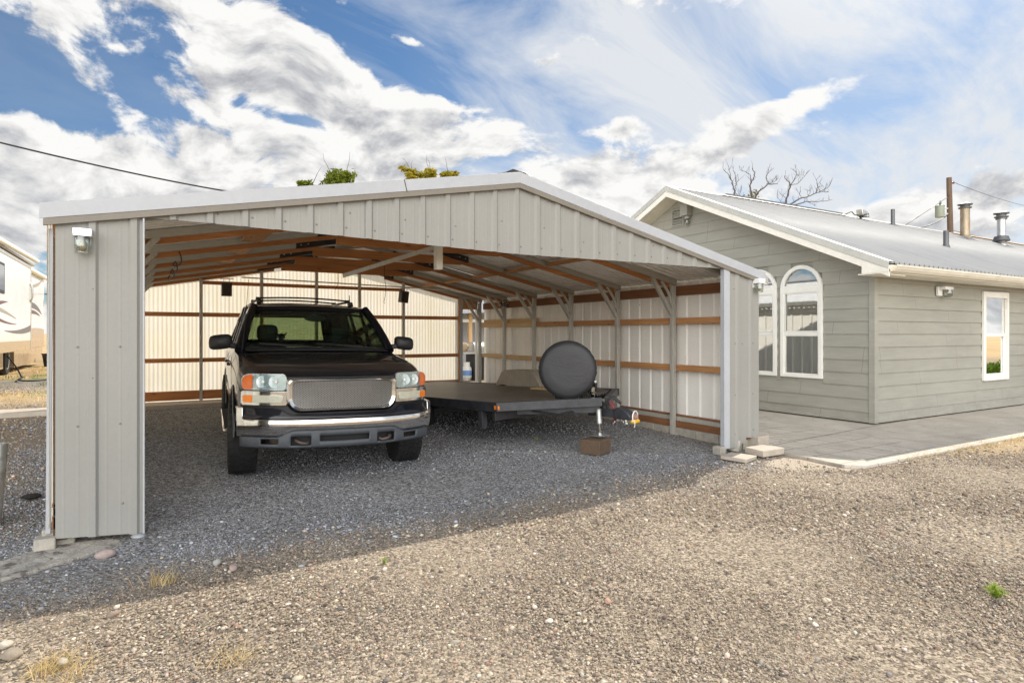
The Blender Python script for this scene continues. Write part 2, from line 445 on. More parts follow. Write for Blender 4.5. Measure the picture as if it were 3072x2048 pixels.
m, t, b, oc, pos = newmat('gravel_ground')
px_, py_, pz_ = t.sep(pos)
wob = t.math('MULTIPLY', t.math('SUBTRACT', t.noise(pos, 1.6, 4, .6), .5), 1.4)
xw = t.math('ADD', px_, wob); yw = t.math('ADD', py_, wob)
inside = t.math('MULTIPLY', t.mr(yw, 4.0, 4.8), t.math('MULTIPLY', t.mr(xw, -1.6, -1.0), t.mr(xw, 6.2, 6.6, 1, 0)))  # grey carport gravel, carried forward over the roof's shadow strip to paint it darker
def stones(scale, dark, mid, light):
    col = t.vor(pos, scale, out='Color'); h = t.sep(col)[0]
    return t.ramp(h, [(0, dark), (.35, mid), (.75, light), (1, tuple(min(1, q*1.35) for q in light))])
tan = stones(70, (.08,.064,.05), (.21,.173,.132), (.38,.32,.25))
tan2 = t.mix(t.math('MULTIPLY', t.mr(t.noise(pos, .9, 5, .65), .45, .65), .45), tan, C(.24,.20,.15))
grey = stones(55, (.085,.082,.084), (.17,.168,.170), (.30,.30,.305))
earth = t.mix(t.noise(pos, 14, 5, .7), C(.15,.11,.075), C(.34,.26,.165))
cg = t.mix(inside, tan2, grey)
left = t.mr(xw, -.9, -.3, 1, 0); left = t.math('MULTIPLY', left, t.mr(yw, 5.0, 6.2))
cg = t.mix(t.math('MULTIPLY', left, .75), cg, earth)
dry = t.math('MULTIPLY', t.mr(xw, 8.2, 9.6), t.mr(yw, 2.2, 3.6))
cg = t.mix(t.math('MULTIPLY', dry, .7), cg, t.mix(t.noise(pos, 22, 4, .7), C(.36,.25,.12), C(.55,.42,.24)))
straw = t.mr(t.noise(pos, 3.2, 5, .7), .60, .72)
cg = t.mix(t.math('MULTIPLY', straw, .25), cg, C(.46,.34,.19))
dx2 = t.math('DIVIDE', t.math('SUBTRACT', xw, 6.45), .62); dy2 = t.math('DIVIDE', t.math('SUBTRACT', yw, 4.35), .36)
pale = t.mr(t.math('ADD', t.math('MULTIPLY', dx2, dx2), t.math('MULTIPLY', dy2, dy2)), .6, 1.6, 1, 0)
cg = t.mix(t.math('MULTIPLY', pale, .8), cg, t.mix(t.noise(pos, 30, 4, .7), C(.34,.28,.21), C(.60,.53,.44)))
far = t.mr(py_, 13.2, 15.0)
field = t.mix(t.mr(t.noise(pos, .55, 6, .7), .42, .6), C(.60,.44,.24), C(.36,.25,.14))
green = t.math('MULTIPLY', t.mr(t.noise(pos, .9, 4, .6), .50, .60), t.math('MULTIPLY', t.mr(py_, 14, 16), t.mr(py_, 24, 34, 1, 0)))
field = t.mix(green, field, C(.13,.19,.04))
shade_band = t.math('MULTIPLY', t.mr(yw, 15.4, 16.4), t.mr(yw, 19.0, 20.5, 1, 0))  # grey band painted across the field for a strip of shade
field = t.mix(t.math('MULTIPLY', shade_band, .8), field, grey)
cg = t.mix(far, cg, field)
south = t.mr(py_, -2.0, -9.0)
cg = t.mix(south, cg, t.mix(t.mr(t.noise(pos, .12, 4, .6), .4, .6), C(.46,.33,.17), C(.55,.41,.23)))
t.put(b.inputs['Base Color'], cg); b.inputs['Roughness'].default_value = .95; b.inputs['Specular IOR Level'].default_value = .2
h1 = t.vor(pos, 62); h2 = t.vor(pos, 27); h3 = t.noise(pos, 130, 3, .6)
hh = t.math('ADD', t.math('ADD', t.math('MULTIPLY', h1, -.6), t.math('MULTIPLY', h2, -.5)), t.math('MULTIPLY', h3, .3))
t.put(b.inputs['Normal'], t.bump(hh, .9, .016))
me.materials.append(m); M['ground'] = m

# loose stones: one mass nobody could count
def in_walk(x, y):
    return ((y > 3.86) & (x > 6.45) & (y < 5.55)) | ((x > 6.55) & (y > 3.86)) 
def ico():
    p = (1+5**.5)/2
    v = np.array([(-1,p,0),(1,p,0),(-1,-p,0),(1,-p,0),(0,-1,p),(0,1,p),(0,-1,-p),(0,1,-p),(p,0,-1),(p,0,1),(-p,0,-1),(-p,0,1)], float)
    v /= np.linalg.norm(v[0])
    f = np.array([(0,11,5),(0,5,1),(0,1,7),(0,7,10),(0,10,11),(1,5,9),(5,11,4),(11,10,2),(10,7,6),(7,1,8),(3,9,4),(3,4,2),(3,2,6),(3,6,8),(3,8,9),(4,9,5),(2,4,11),(6,2,10),(8,6,7),(9,8,1)])
    return v, f
def frustum_points(n, d0, d1, power=1.0):
    """points on the ground spread evenly over the viewed sector between two distances, a little beyond each side"""
    u = rng.random(n); d = np.sqrt(d0**2 + u*(d1**2-d0**2))
    a = (rng.random(n)*2-1)*1.08
    xc = a*d
    return d*SY + xc*CY, d*CY - xc*SY, d
def scatter(name, x, y, size, col, sink=.25, mat=None, flat=(.35,.72)):
    n = len(x); v0, f0 = ico()
    ax = rng.uniform(.75,1.3,n); ay = rng.uniform(.6,1.0,n); azz = rng.uniform(*flat, n)
    jit = rng.uniform(.68,1.25,(n,12,1))
    V = v0[None]*jit*np.stack([ax,ay,azz],-1)[:,None,:]*size[:,None,None]*.5
    # small tilt then spin
    tl = rng.normal(0,.25,n); ct, st = np.cos(tl), np.sin(tl)
    V = np.stack([V[...,0], V[...,1]*ct[:,None]-V[...,2]*st[:,None], V[...,1]*st[:,None]+V[...,2]*ct[:,None]], -1)
    th = rng.random(n)*2*PI; c, s = np.cos(th), np.sin(th)
    V = np.stack([V[...,0]*c[:,None]-V[...,1]*s[:,None], V[...,0]*s[:,None]+V[...,1]*c[:,None], V[...,2]], -1)
    V += np.stack([x, y, gh(x, y)-.010 + size*azz*.5*(1-2*sink)], -1)[:,None,:]
    F = (f0[None] + (np.arange(n)*12)[:,None,None]).reshape(-1,3)
    me = bpy.data.meshes.new(name)
    me.vertices.add(n*12); me.vertices.foreach_set('co', V.reshape(-1).astype(np.float32))
    nf = len(F); me.loops.add(nf*3); me.loops.foreach_set('vertex_index', F.reshape(-1).astype(np.int32))
    me.polygons.add(nf); me.polygons.foreach_set('loop_start', (np.arange(nf)*3).astype(np.int32))
    me.update(calc_edges=True)
    at_ = me.attributes.new('tone', 'FLOAT_COLOR', 'POINT')
    cc = np.concatenate([np.repeat(col, 12, 0), np.ones((n*12,1))], 1)
    at_.data.foreach_set('color', cc.reshape(-1).astype(np.float32))
    me.materials.append(mat)
    o = bpy.data.objects.new(name, me); COL.objects.link(o)
    return o
m, t, b, oc, pos = newmat('pebbles')
a_ = t.attr('tone'); nn = t.noise(pos, 160, 3, .6)
t.put(b.inputs['Base Color'], t.mix(1.0, a_, t.mix(nn, C(.72), C(1.25)), blend='MULTIPLY')); b.inputs['Roughness'].default_value = .85
b.inputs['Specular IOR Level'].default_value = .3
t.put(b.inputs['Normal'], t.bump(nn, .4, .003)); M['pebble'] = m
PAL_T = np.array([1.10,1.045,.975])*np.array([(.28,.24,.195),(.39,.345,.29),(.21,.178,.145),(.47,.43,.375),(.16,.145,.13),(.34,.27,.21),(.10,.092,.086),(.60,.565,.51),(.30,.215,.17),(.25,.235,.22)])
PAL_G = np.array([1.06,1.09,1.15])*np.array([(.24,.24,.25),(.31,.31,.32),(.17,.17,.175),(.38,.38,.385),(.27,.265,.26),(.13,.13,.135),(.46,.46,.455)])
def palette(x, y):
    n = len(x)
    wv = .5*np.sin(x*1.7+y*.9)+.4*np.sin(y*2.9-x*1.3)
    in_or_shaded = (y+wv*.2+rng.normal(0,.22,n) > 4.25+.12*np.clip(x,0,6)) & (x+wv*.3+rng.normal(0,.3,n) > -1.4) & (x < 6.4)  # grey stones also cover the shadow strip in front, deepening its shade by colour
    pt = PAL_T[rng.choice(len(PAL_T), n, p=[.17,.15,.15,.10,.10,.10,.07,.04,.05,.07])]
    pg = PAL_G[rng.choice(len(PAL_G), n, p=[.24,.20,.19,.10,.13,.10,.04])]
    c = np.where(in_or_shaded[:,None], pg, pt)
    c = c*.94+.06*np.where(in_or_shaded[:,None], pg.mean(0), pt.mean(0))
    return np.clip(c*rng.uniform(.85,1.18,(n,1))*rng.normal(1,.035,(n,3)), .02, .9)
def bed(n, d0, d1, lo, hi, sig):
    x, y, d = frustum_points(n, d0, d1)
    k = ~in_walk(x, y) & (x < 14) & ~((np.abs(x+.25) < .32) & (np.abs(y-5.2) < .12))
    # the concrete apron at the left post stays bare
    k &= ~((np.abs((x+.62)*.80+(y-4.86)*.6) < .50) & (np.abs(-(x+.62)*.6+(y-4.86)*.80) < .17))
    patch = np.sin(x*2.1+1.3*np.sin(y*1.7))*np.sin(y*2.4+x*.8)
    k &= ~((((x-6.45)/.55)**2+((y-4.35)/.30)**2 < 1) & (rng.random(n) < .85))
    # two wheel tracks and worn hollows hold finer stuff
    trk = np.exp(-((x-(.85-.22*(5-y)))/.17)**2)+np.exp(-((x-(2.55-.22*(5-y)))/.17)**2)
    k &= rng.random(n) < np.clip(1-.42*trk*(y < 6), .3, 1)
    k &= rng.random(n) < np.clip(.92+.14*patch, .7, 1)
    x, y = x[k], y[k]
    s = np.clip(rng.lognormal(math.log(sig), .52, len(x)), lo, hi)
    wv_ = np.sin(x*1.1+1.7*np.sin(y*.9))*np.sin(y*1.3+x*.5); s = s*np.where(wv_ > .35, .72, 1.0)
    s = np.where((y > 4.9) & (x > 0) & (x < 6.4), s*.72, s)
    return x, y, s
parts = [bed(NST[0], 2.0, 4.4, .004, .034, .0072), bed(NST[1], 4.4, 7.5, .007, .045, .0096), bed(NST[2], 7.5, 13.5, .009, .04, .018)]
x = np.concatenate([p[0] for p in parts]); y = np.concatenate([p[1] for p in parts]); s_ = np.concatenate([p[2] for p in parts])
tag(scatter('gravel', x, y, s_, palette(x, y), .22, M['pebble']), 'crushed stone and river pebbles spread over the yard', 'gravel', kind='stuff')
x, y, d = frustum_points(1700, 2.2, 7.5); k = ~in_walk(x, y) & ~((x > .2) & (y > 5)); x, y = x[k], y[k]
s_ = np.clip(rng.lognormal(math.log(.028), .3, len(x)), .02, .06)
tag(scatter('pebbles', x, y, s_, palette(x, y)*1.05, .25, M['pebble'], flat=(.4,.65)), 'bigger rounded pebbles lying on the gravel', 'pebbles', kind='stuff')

# a few stones big enough to point at
def rock(loc, r, sc, col, label, seed):
    mb = MB(); rs = random.Random(seed); n, k = 14, 9
    P = []
    ph = [rs.random()*6 for _ in range(6)]
    for i in range(k+1):
        t_ = PI*i/k; row = []
        for j in range(n+1):
            a = 2*PI*(j % n)/n
            q = 1+.10*math.sin(2*a+ph[0])*math.sin(t_)+.07*math.sin(3*a+ph[1])*math.sin(2*t_+ph[2])+.05*math.sin(5*a+ph[3])*math.sin(t_)
            row.append((r*sc[0]*q*math.sin(t_)*math.cos(a), r*sc[1]*q*math.sin(t_)*math.sin(a), r*sc[2]*q*math.cos(t_)))
        P.append(row)
    mb.grid(P)
    o = single('stone', mb, simple('stone_'+str(seed), col, .85, 0, .2, 30, bump=(70,.4,.004)), label, 'stone', smooth=60)
    o.location = (loc[0], loc[1], float(gh(loc[0], loc[1]))+r*sc[2]*.45); o.rotation_euler = (.1, .1, seed)
def gpt(u, v, z=0.0):
    a = (u-CX)/FPX; b_ = (HY-v)/FPX; tt = (z-CAMH)/b_
    return ((SY+a*CY)*tt, (CY-a*SY)*tt)
rock(gpt(316,1668), .058, (1,.7,.55), (.34,.27,.25), 'pinkish flat stone beside the bare concrete apron', 3)
rock(gpt(652,1690), .030, (1,.8,.7), (.36,.35,.33), 'round grey stone in shade near the edge of the shadow', 4)
rock(gpt(700,1706), .033, (1.1,.7,.6), (.36,.28,.25), 'reddish stone right on the edge of the roof shadow', 5)
rock(gpt(36,1968), .042, (1.1,.8,.55), (.25,.21,.165), 'largest brown stone in the near gravel corner', 6)
rock(gpt(14,1938), .030, (1.1,.9,.6), (.42,.38,.32), 'pale stone behind the largest brown stone', 7)
rock(gpt(188,1986), .028, (1.4,.8,.4), (.40,.36,.31), 'flat pale stone in dry straw', 8)
# ---------------------------------------------------------------- carport
AX, AZ = 3.109, 2.985                    # ridge line (x, top of sheet)
def rz(x):                               # top of roof sheet
    return AZ - (AX-x)*.1865 if x < AX else AZ - (x-AX)*.2165
XL, XR, YF, YB = -.56, 6.66, 5.15, 12.40
cp = thing('carport', 'open gabled metal carport with grey ribbed front and wood and steel framing', 'carport', (3.05, 8.8, 0))
cp_inv = (-3.05, -8.8, 0)
def cpart(name, mb, mat, parent=None, **k):
    """build in world coordinates, hang under the carport"""
    if parent is None:
        mb.v = [(p[0]-3.05, p[1]-8.8, p[2]) for p in mb.v]
        return obj(name, mb, mat, cp, **k)
    mb.v = [(p[0]-3.05, p[1]-8.8, p[2]) for p in mb.v]
    return obj(name, mb, mat, parent, **k)

RP = .2435                               # rib pitch
def rib_profile(a0, a1, ref, wide=.070, top=.036, h=.019, minor=True):
    """(a, out) points of ribbed sheet between a0 and a1 with ribs at ref + k*RP"""
    pts = {a0: None, a1: None}; k0 = math.floor((a0-ref)/RP)-1; k1 = math.ceil((a1-ref)/RP)+1
    L = []
    for k in range(k0, k1+1):
        c = ref+k*RP
        L += [(c-wide/2,0),(c-top/2,h),(c+top/2,h),(c+wide/2,0)]
        if minor:
            for q in (RP/3, 2*RP/3): L += [(c+q-.010,0),(c+q-.004,.0008),(c+q+.004,.0008),(c+q+.010,0)]
    def val(a):
        for (p, hp), (q, hq) in zip(L, L[1:]):
            if p <= a <= q: return hp+(hq-hp)*(a-p)/(q-p) if q > p else hp
        return 0
    return [(a0, val(a0))] + [p for p in L if a0 < p[0] < a1] + [(a1, val(a1))]
def rib_wall_x(mb, x0, x1, y, zb, zt, ref, sgn=-1, **k):
    """sheet in an x-z plane; ribs stand out towards sgn*y"""
    prof = rib_profile(x0, x1, ref, **k)
    mb.grid([[(a, y+sgn*h, zb(a)), (a, y+sgn*h, zt(a))] for a, h in prof])
def rib_wall_y(mb, y0, y1, x, zb, zt, ref, sgn=1, **k):
    prof = rib_profile(y0, y1, ref, **k)
    mb.grid([[(x+sgn*h, a, zb(a)), (x+sgn*h, a, zt(a))] for a, h in prof])
REF = .171
def hb(x):    # lower edge of the front gable sheet, which sags a little
    return np.interp(x, [-.1,.35,1.35,3.1,4.5,6.1], [2.281,2.279,2.262,2.222,2.232,2.236])
soff = lambda x: rz(x)-.135
mb = MB(); rib_wall_x(mb, -.005, 6.02, YF, lambda x: float(hb(x)), lambda x: rz(x)-.05, REF)
gp = cpart('front_gable_panel', mb, M['panel'], solid=.002)
def screws(name, pts, y, r=.0062, mat='soffit', parent=None):
    first = None
    for x, z in pts:
        if first is None:
            mb = MB(); mb.lathe([(r*1.5,0),(r*1.4,.002),(r,.003),(r*.9,.007),(0.001,.008)], 8, Matrix.Translation((x,y,z)) @ Matrix.Rotation(R(90),4,'X'))
            first = cpart('screw', mb, M[mat], parent, smooth=40); fx, fz_ = x, z
        else:
            c = first.copy(); COL.objects.link(c); c.parent = parent; c.location = (x-fx, 0, z-fz_)
pts = []
for k in range(0, 24):
    x = REF+RP*(k+.5)-.07
    if .3 < x < 6.0: pts.append((x, float(hb(x))+.075)); 
    if 1.2 < x < 5.2 and k % 2: pts.append((x+.03, rz(x)-.42 if rz(x)-.42 > hb(x)+.15 else float(hb(x))+.2))
screws('screw_row', pts, YF, parent=gp)
# dark lap seams between sheets
for x in (.66, 1.60, 3.84):
    mb = MB(); mb.box(x-.003, x+.003, YF-.0045, YF-.001, float(hb(x))+.004, rz(x)-.14); cpart('sheet_lap', mb, M['dirt'], gp)

# front wall sheets either side of the opening
mb = MB(); rib_wall_x(mb, -.523, -.005, YF-.004, lambda x: .075+(-.045)*(x+.535)/.53, lambda x: rz(x)-.05, REF)
wl = cpart('wall_panel', mb, M['panel'], solid=.002)
screws('screw_row', [(-.40,1.36),(-.155,1.36),(-.40,.82),(-.155,.82),(-.34,.24),(-.14,.26),(-.05,1.82),(-.05,1.1)], YF-.004, parent=wl)
mb = MB(); mb.bar((-.012,YF-.02,.035),(-.012,YF-.02,2.27),.012,.045,up=(0,1,0)); cpart('edge_trim', mb, M['trim'], wl, bevel=.003)
mb = MB(); rib_wall_x(mb, 6.095, 6.662, YF-.004, lambda x: .055+(.105 if x > 6.42 else (.04 if x > 6.25 else 0)), lambda x: rz(x)-.05, REF)
wr = cpart('wall_panel', mb, M['panel'], solid=.002)
screws('screw_row', [(6.22,1.33),(6.35,1.33),(6.55,1.33),(6.22,.7),(6.55,.7),(6.2,2.0),(6.22,.22),(6.56,.25)], YF-.004, parent=wr)
mb = MB(); mb.box(6.0, 6.10, YF-.03, YF-.026, .06, 2.235); mb.box(6.0, 6.004, YF-.026, YF+.03, .06, 2.235); mb.box(6.096,6.10,YF-.026,YF-.003,.06,2.2)
cpart('corner_trim', mb, M['trim'], wr, bevel=.002)
mb = MB(); mb.bar((-.568,YF+.05,.10),(-.552,YF+.045,2.16),.028,.012,up=(0,1,0))
cpart('corner_trim', mb, M['trim'], wl, bevel=.002)

# fascia, with its soffit return
def slope_bar(mb, xa, xb, y0, y1, d0, d1):
    vs = [(x, y, rz(x)-d) for x in (xa, xb) for y in (y0, y1) for d in (d0, d1)]
    mb.add(vs, [(0,1,3,2),(4,6,7,5),(0,4,5,1),(2,3,7,6),(0,2,6,4),(1,5,7,3)])
fz = -.022
for xa, xb in ((-.605, AX), (AX, 6.735)):
    mb = MB(); slope_bar(mb, xa, xb, YF-.05, YF-.044, fz, fz+.103); slope_bar(mb, xa, xb, YF-.044, YF+.05, fz, fz+.004)
    f = cpart('fascia', mb, M['trim'], bevel=.0025)
    mb = MB(); slope_bar(mb, xa+.02 if xa < 0 else xa, xb if xb < 4 else xb-.02, YF-.046, YF-.022, fz+.1035, fz+.150); cpart('soffit_trim', mb, M['soffit'], f, bevel=.002)
mb = MB(); mb.bar((1.93,YF-.052,rz(1.93)+.02),(1.955,YF-.052,rz(1.95)-.083),.006,.003,up=(0,1,0)); cpart('seam', mb, M['dirt'])

# roof sheets: ribs run down the slope
for nm, xa, xb in (('l', -.60, AX), ('r', AX, 6.73)):
    mb = MB()
    prof = []
    p_ = .125; y = YF-.04
    while y < YB+.05:
        prof += [(y,0),(y+.050,0),(y+.064,.030),(y+.096,.030),(y+.110,0)]; y += p_
    mb.grid([[(xa, a, rz(xa)-.03+h), (xb, a, rz(xb)-.03+h)] for a, h in prof])
    cpart('roof_panel', mb, M['roof_in'], solid=.0025)
mb = MB(); slope_bar(mb, AX-.22, AX, YF-.045, YB, -.026, -.022); slope_bar(mb, AX, AX+.22, YF-.045, YB, -.026, -.022)
rc = cpart('ridge_cap', mb, M['silver'])
mb = MB(); mb.prism([(AX-.35,rz(AX-.35)+.028),(AX-.1,AZ+.035),(AX-.02,AZ+.075),(AX+.12,AZ+.06),(AX+.35,rz(AX+.35)+.035),(AX+.34,rz(AX+.35)+.024),(AX,AZ+.028)], 'y', YF+.05, YF+.5)
cpart('ridge_closure', mb, M['dark_steel'], rc, bevel=.006)

# frames
FR = [5.36, 6.386, 7.588, 8.833, 10.036, 11.194, 12.30]
for k, y in enumerate(FR):
    mb = MB()
    for xa, xb in ((-.50, AX), (AX, 6.50)):
        slope_bar(mb, xa, xb, y, y+.058, .036, .112)
    cpart('steel_rafter', mb, M['galv_ribbed'], bevel=.006)
    if k > 0:
        # galvanised posts
        for x in (6.45, -.47):
            mb = MB(); mb.box(x-.032, x+.032, y-.004, y+.060, float(gh(3,y))*.6+.0, rz(x)-.12)
            po = cpart('post', mb, M['galv_post'], bevel=.006)
            s = 1 if x > 3 else -1
            mb = MB(); xi = x-s*(.40 if s > 0 else .57); mb.bar((x-s*.02,y+.03,1.72),(xi,y+.03,rz(xi)-.105),.052,.052,up=(0,1,0)); cpart('knee_brace', mb, M['galv_post'], bevel=.004)
            mb = MB()
            xc = x-s*.225; pts = [(x-s*.03,y+.03,1.86)]
            for q in range(1, 7):
                u = q/6; px_q = x-s*(.03+.195*u); pts.append((px_q+s*.045*math.sin(u*PI), y+.03, 1.86+(rz(xc)-.12-1.86)*u))
            mb.tube(pts, .021, 8); cpart('curved_brace', mb, M['galv_post'], smooth=40)
    if 0 < k:
        # fir boards on the near face: two rafters and a flat collar between them
        xa, xb = 2.04, 4.30; zc = 2.545; d0, d1 = .055, .175
        yy = y+.062
        for side, (p, q) in (('l', (-.45, xa+.05)), ('r', (xb-.05, 6.42))):
            mb = MB(); slope_bar(mb, p, q, yy, yy+.038, .05, .162); cpart('wood_rafter', mb, M['wood_x'], bevel=.003)
        if k < 6:
            mb = MB(); mb.box(xa-.02, xb+.02, yy+.002, yy+.034, zc, zc+.125); cpart('collar_tie', mb, M['wood_x'], bevel=.003)
        for p, q in ((1.78, 2.62), (3.60, 4.42)):
            mb = MB(); slope_bar(mb, p, q, y-.012, y+.060, .032, .118)
            g = cpart('gusset_plate', mb, M['dark_steel'], bevel=.003)
            for e in (.06, .16, .66, .78) if p < 3 else (.04, .16, .66, .76):
                mb2 = MB(); mb2.lathe([(.011,0),(.011,.006),(.006,.009)], 6, Matrix.Translation((p+e, y-.0125, rz(p+e)-.075)) @ Matrix.Rotation(R(90),4,'X'));  cpart('bolt', mb2, M['silver'], g)
    # blocking between this frame and the next at mid slope
    if k < 6:
        y2 = FR[k+1]
        for x in (1.02, 5.12):
            mb = MB(); dxx = random.uniform(-.03,.03)
            mb.bar((x+dxx, y+.06, rz(x)-.085), (x+dxx, y2-.045, rz(x)-.085), .20 if x < 3 else .11, .04, up=(0,0,1)); cpart('purlin_block', mb, M['wood_y'], bevel=.003)
        for x in (2.95,):
            mb = MB(); mb.bar((x, y+.06, rz(x)-.08), (x, y2-.045, rz(x)-.08), .09, .035); cpart('purlin_block', mb, M['wood_pale'], bevel=.003)
m = bpy.data.materials.new('translucent_corrugated_fibreglass'); m.use_nodes = True
t = NT(m.node_tree); t.n.clear()
geo = t.N('ShaderNodeNewGeometry'); pos = geo.outputs['Position']
st = t.noise(t.mapping(pos, scale=(16,1,.7)), 1.0, 4, .6); bl = t.noise(pos, .9, 4, .6)
x_, y_, z_ = t.sep(pos)
colr = t.mix(t.mr(st, .35, .65), C(.94,.86,.69), C(1.0,.955,.85))
colr = t.mix(t.math('MULTIPLY', t.mr(bl, .48, .66), .55), colr, C(.92,.86,.62))     # sun-yellowed, algae-tinged patches
pan = t.math('FRACT', t.math('MULTIPLY', x_, 1/.66)); lap = t.mr(pan, .0, .03, 1, 0)
colr = t.mix(t.math('MULTIPLY', lap, .5), colr, C(.55,.50,.38))
di = t.N('ShaderNodeBsdfDiffuse'); t.put(di.inputs[0], colr)
tr = t.N('ShaderNodeBsdfTranslucent'); t.put(tr.inputs[0], colr)
mx = t.N('ShaderNodeMixShader'); mx.inputs[0].default_value = .95; t.l.new(di.outputs[0], mx.inputs[1]); t.l.new(tr.outputs[0], mx.inputs[2])
tp = t.N('ShaderNodeBsdfTransparent'); tp.inputs[0].default_value = C(.95,.92,.84)
mx2 = t.N('ShaderNodeMixShader'); mx2.inputs[0].default_value = .06; t.l.new(mx.outputs[0], mx2.inputs[1]); t.l.new(tp.outputs[0], mx2.inputs[2])
gs = t.N('ShaderNodeBsdfGlossy'); gs.inputs['Roughness'].default_value = .25
mx3 = t.N('ShaderNodeMixShader'); mx3.inputs[0].default_value = .05; t.l.new(mx2.outputs[0], mx3.inputs[1]); t.l.new(gs.outputs[0], mx3.inputs[2])
o = t.N('ShaderNodeOutputMaterial'); t.l.new(mx3.outputs[0], o.inputs[0]); M['fibre'] = m
# side walls
for x, s in ((6.60, 1), (-.565, -1)):
    mb = MB(); rib_wall_y(mb, YF+.02, YB, x, lambda a: .16 if s > 0 else .14, lambda a: rz(x)-.04, 5.30, s)
    cpart('side_wall', mb, M['panel_in'] if s > 0 else M['fibre'], solid=.002 if s > 0 else 0)
    xi = x-s*.02
    for z0, z1 in ((.93,1.01), (1.59,1.675)):
        for k in range(7):
            ya = FR[k]+.062 if k else YF+(.02 if s > 0 else .3); yb = FR[k+1]-.006 if k < 6 else YB-.05
            if k == 6: continue
            mb = MB(); mb.box(min(xi,xi-s*.10), max(xi,xi-s*.10), ya, yb, z0, z1)
            cpart('girt', mb, M['wood_pale'] if (k >= 4 and s > 0) else M['wood_y'], bevel=.003)
            if k >= 4 and s > 0 and z0 > 1.2:
                mb = MB(); mb.box(xi-.04, xi, ya, yb, z1+.003, z1+.085); cpart('girt', mb, M['wood_pale'], bevel=.003)
    mb = MB(); mb.box(min(xi,xi-s*.04), max(xi,xi-s*.04), YF+.05, YB-.05, rz(x)-.235, rz(x)-.10); cpart('top_plate', mb, M['wood_dark' if s > 0 else 'wood_y'], bevel=.003)
    mb = MB(); mb.box(min(xi,xi-s*.09), max(xi,xi-s*.09), YF+.03, YB-.05, .127, .215); cpart('bottom_plate', mb, M['wood_dark'], bevel=.004)
    mb = MB(); mb.box(min(xi-s*.005,xi-s*.075), max(xi-s*.005,xi-s*.075), YF+.03, YB-.05, .217, .275); cpart('base_rail', mb, M['galv_post'], bevel=.004)
    mb = MB(); mb.box(min(xi+s*.0,xi-s*.035), max(xi+s*.0,xi-s*.035), YF+.03, YB-.05, .277, .302); cpart('nailing_strip', mb, M['wood_dark'], bevel=.002)
    yb_ = YF+.06; n = 0
    while yb_ < YB-.2:
        mb = MB(); mb.box(min(xi+s*.06,xi-s*.125), max(xi+s*.06,xi-s*.125), yb_, yb_+.39, -.06+.0*n, .125)
        cpart('foundation_block', mb, M['block'], bevel=.008); yb_ += .40; n += 1
# back wall: translucent corrugated sheet
mb = MB(); P = []
x = -.56
while x < 5.985:
    P.append([(x, YB+.0016*math.cos(2*PI*x/.0665), .26), (x, YB+.0016*math.cos(2*PI*x/.0665), rz(x)-.05)]); x += .0665/8
mb.grid(P); cpart('back_wall', mb, M['fibre'], smooth=60)
for x in (.85, 1.865, 2.87, 3.72, 4.655):
    mb = MB(); mb.box(x-.027, x+.027, YB-.075, YB-.021, .25, rz(x)-.13); cpart('post', mb, M['galv_post'], bevel=.004)
xs = [-.55, .85, 1.865, 2.87, 3.72, 4.655, 5.95]
for z0, z1, wood in ((.945,1.02,'wood_x'), (1.755,1.83,'wood_x'), (.285,.445,'wood_x'), (2.335,2.40,'wood_x')):
    for xa, xb in zip(xs, xs[1:]):
        if z0 > 2 and (xa < .5 or xb > 5): 
            continue
        mb = MB(); mb.box(xa+.029, xb-.029, YB-.062, YB-.02, z0, z1); cpart('girt', mb, M[wood], bevel=.003)
mb = MB(); mb.box(5.952, 6.025, YB-.08, YB+.03, .25, rz(6)-.1); cpart('door_jamb', mb, M['trim'], bevel=.003)
mb = MB(); mb.box(5.935, 5.95, YB-.08, YB-.02, .25, rz(6)-.1); cpart('door_jamb', mb, M['wood_y'], bevel=.002)
mb = MB(); mb.box(6.40, 6.425, YB-.02, YB+.06, .25, rz(6.4)-.1); cpart('door_jamb', mb, M['cream'], bevel=.003)
mb = MB(); mb.box(6.03, 6.40, YB-.06, YB-.02, 1.99, rz(6.3)-.1); cpart('door_header', mb, M['wood_y'], bevel=.003)
# wood post behind the left front sheet, white feet
mb = MB(); mb.box(-.54, -.46, YF+.03, YF+.12, .05, 2.1); cpart('post', mb, M['wood_block'], bevel=.003)
mb = MB(); mb.box(-.64, -.52, YF-.02, YF+.10, -.03, .085); cpart('foundation_block', mb, M['block'], bevel=.008)
mb = MB(); mb.lathe([(.0,0),(.045,0),(.05,.02),(.035,.04),(.03,.06),(.03,2.2)], 14, Matrix.Translation((-.045,YF+.05,-.02))); cpart('post', mb, M['trim'], smooth=40)
mb = MB(); mb.lathe([(.0,0),(.036,0),(.036,.02),(.036,2.1)], 14, Matrix.Translation((6.06,YF+.03,-.03))); cpart('post', mb, M['galv'], smooth=40)
# stray bracing and hung tubes
mb = MB(); mb.bar((1.92,7.0,2.105),(2.62,6.05,2.36),.012,.045,up=(0,0,1)); cpart('diagonal_brace', mb, M['galv_post'])
mb = MB()
hx, hy = 2.648, 6.0
def hollow(mb, x, y, z0, z1, h=.034, wl=.005):
    for q in (-1, 1): mb.box(x+q*h-wl/2, x+q*h+wl/2, y-h-.002, y+h+.002, z0, z1); mb.box(x-h+.003, x+h-.003, y+q*h-wl/2, y+q*h+wl/2, z0, z1)
hollow(mb, hx, hy, 2.125, 2.60); cpart('hanging_tube', mb, M['cream'], bevel=.002)
mb = MB(); mb.bar((1.35,11.0,2.375),(5.1,11.0,2.30),.03,.022); cpart('cross_rail', mb, M['silver'], bevel=.004)
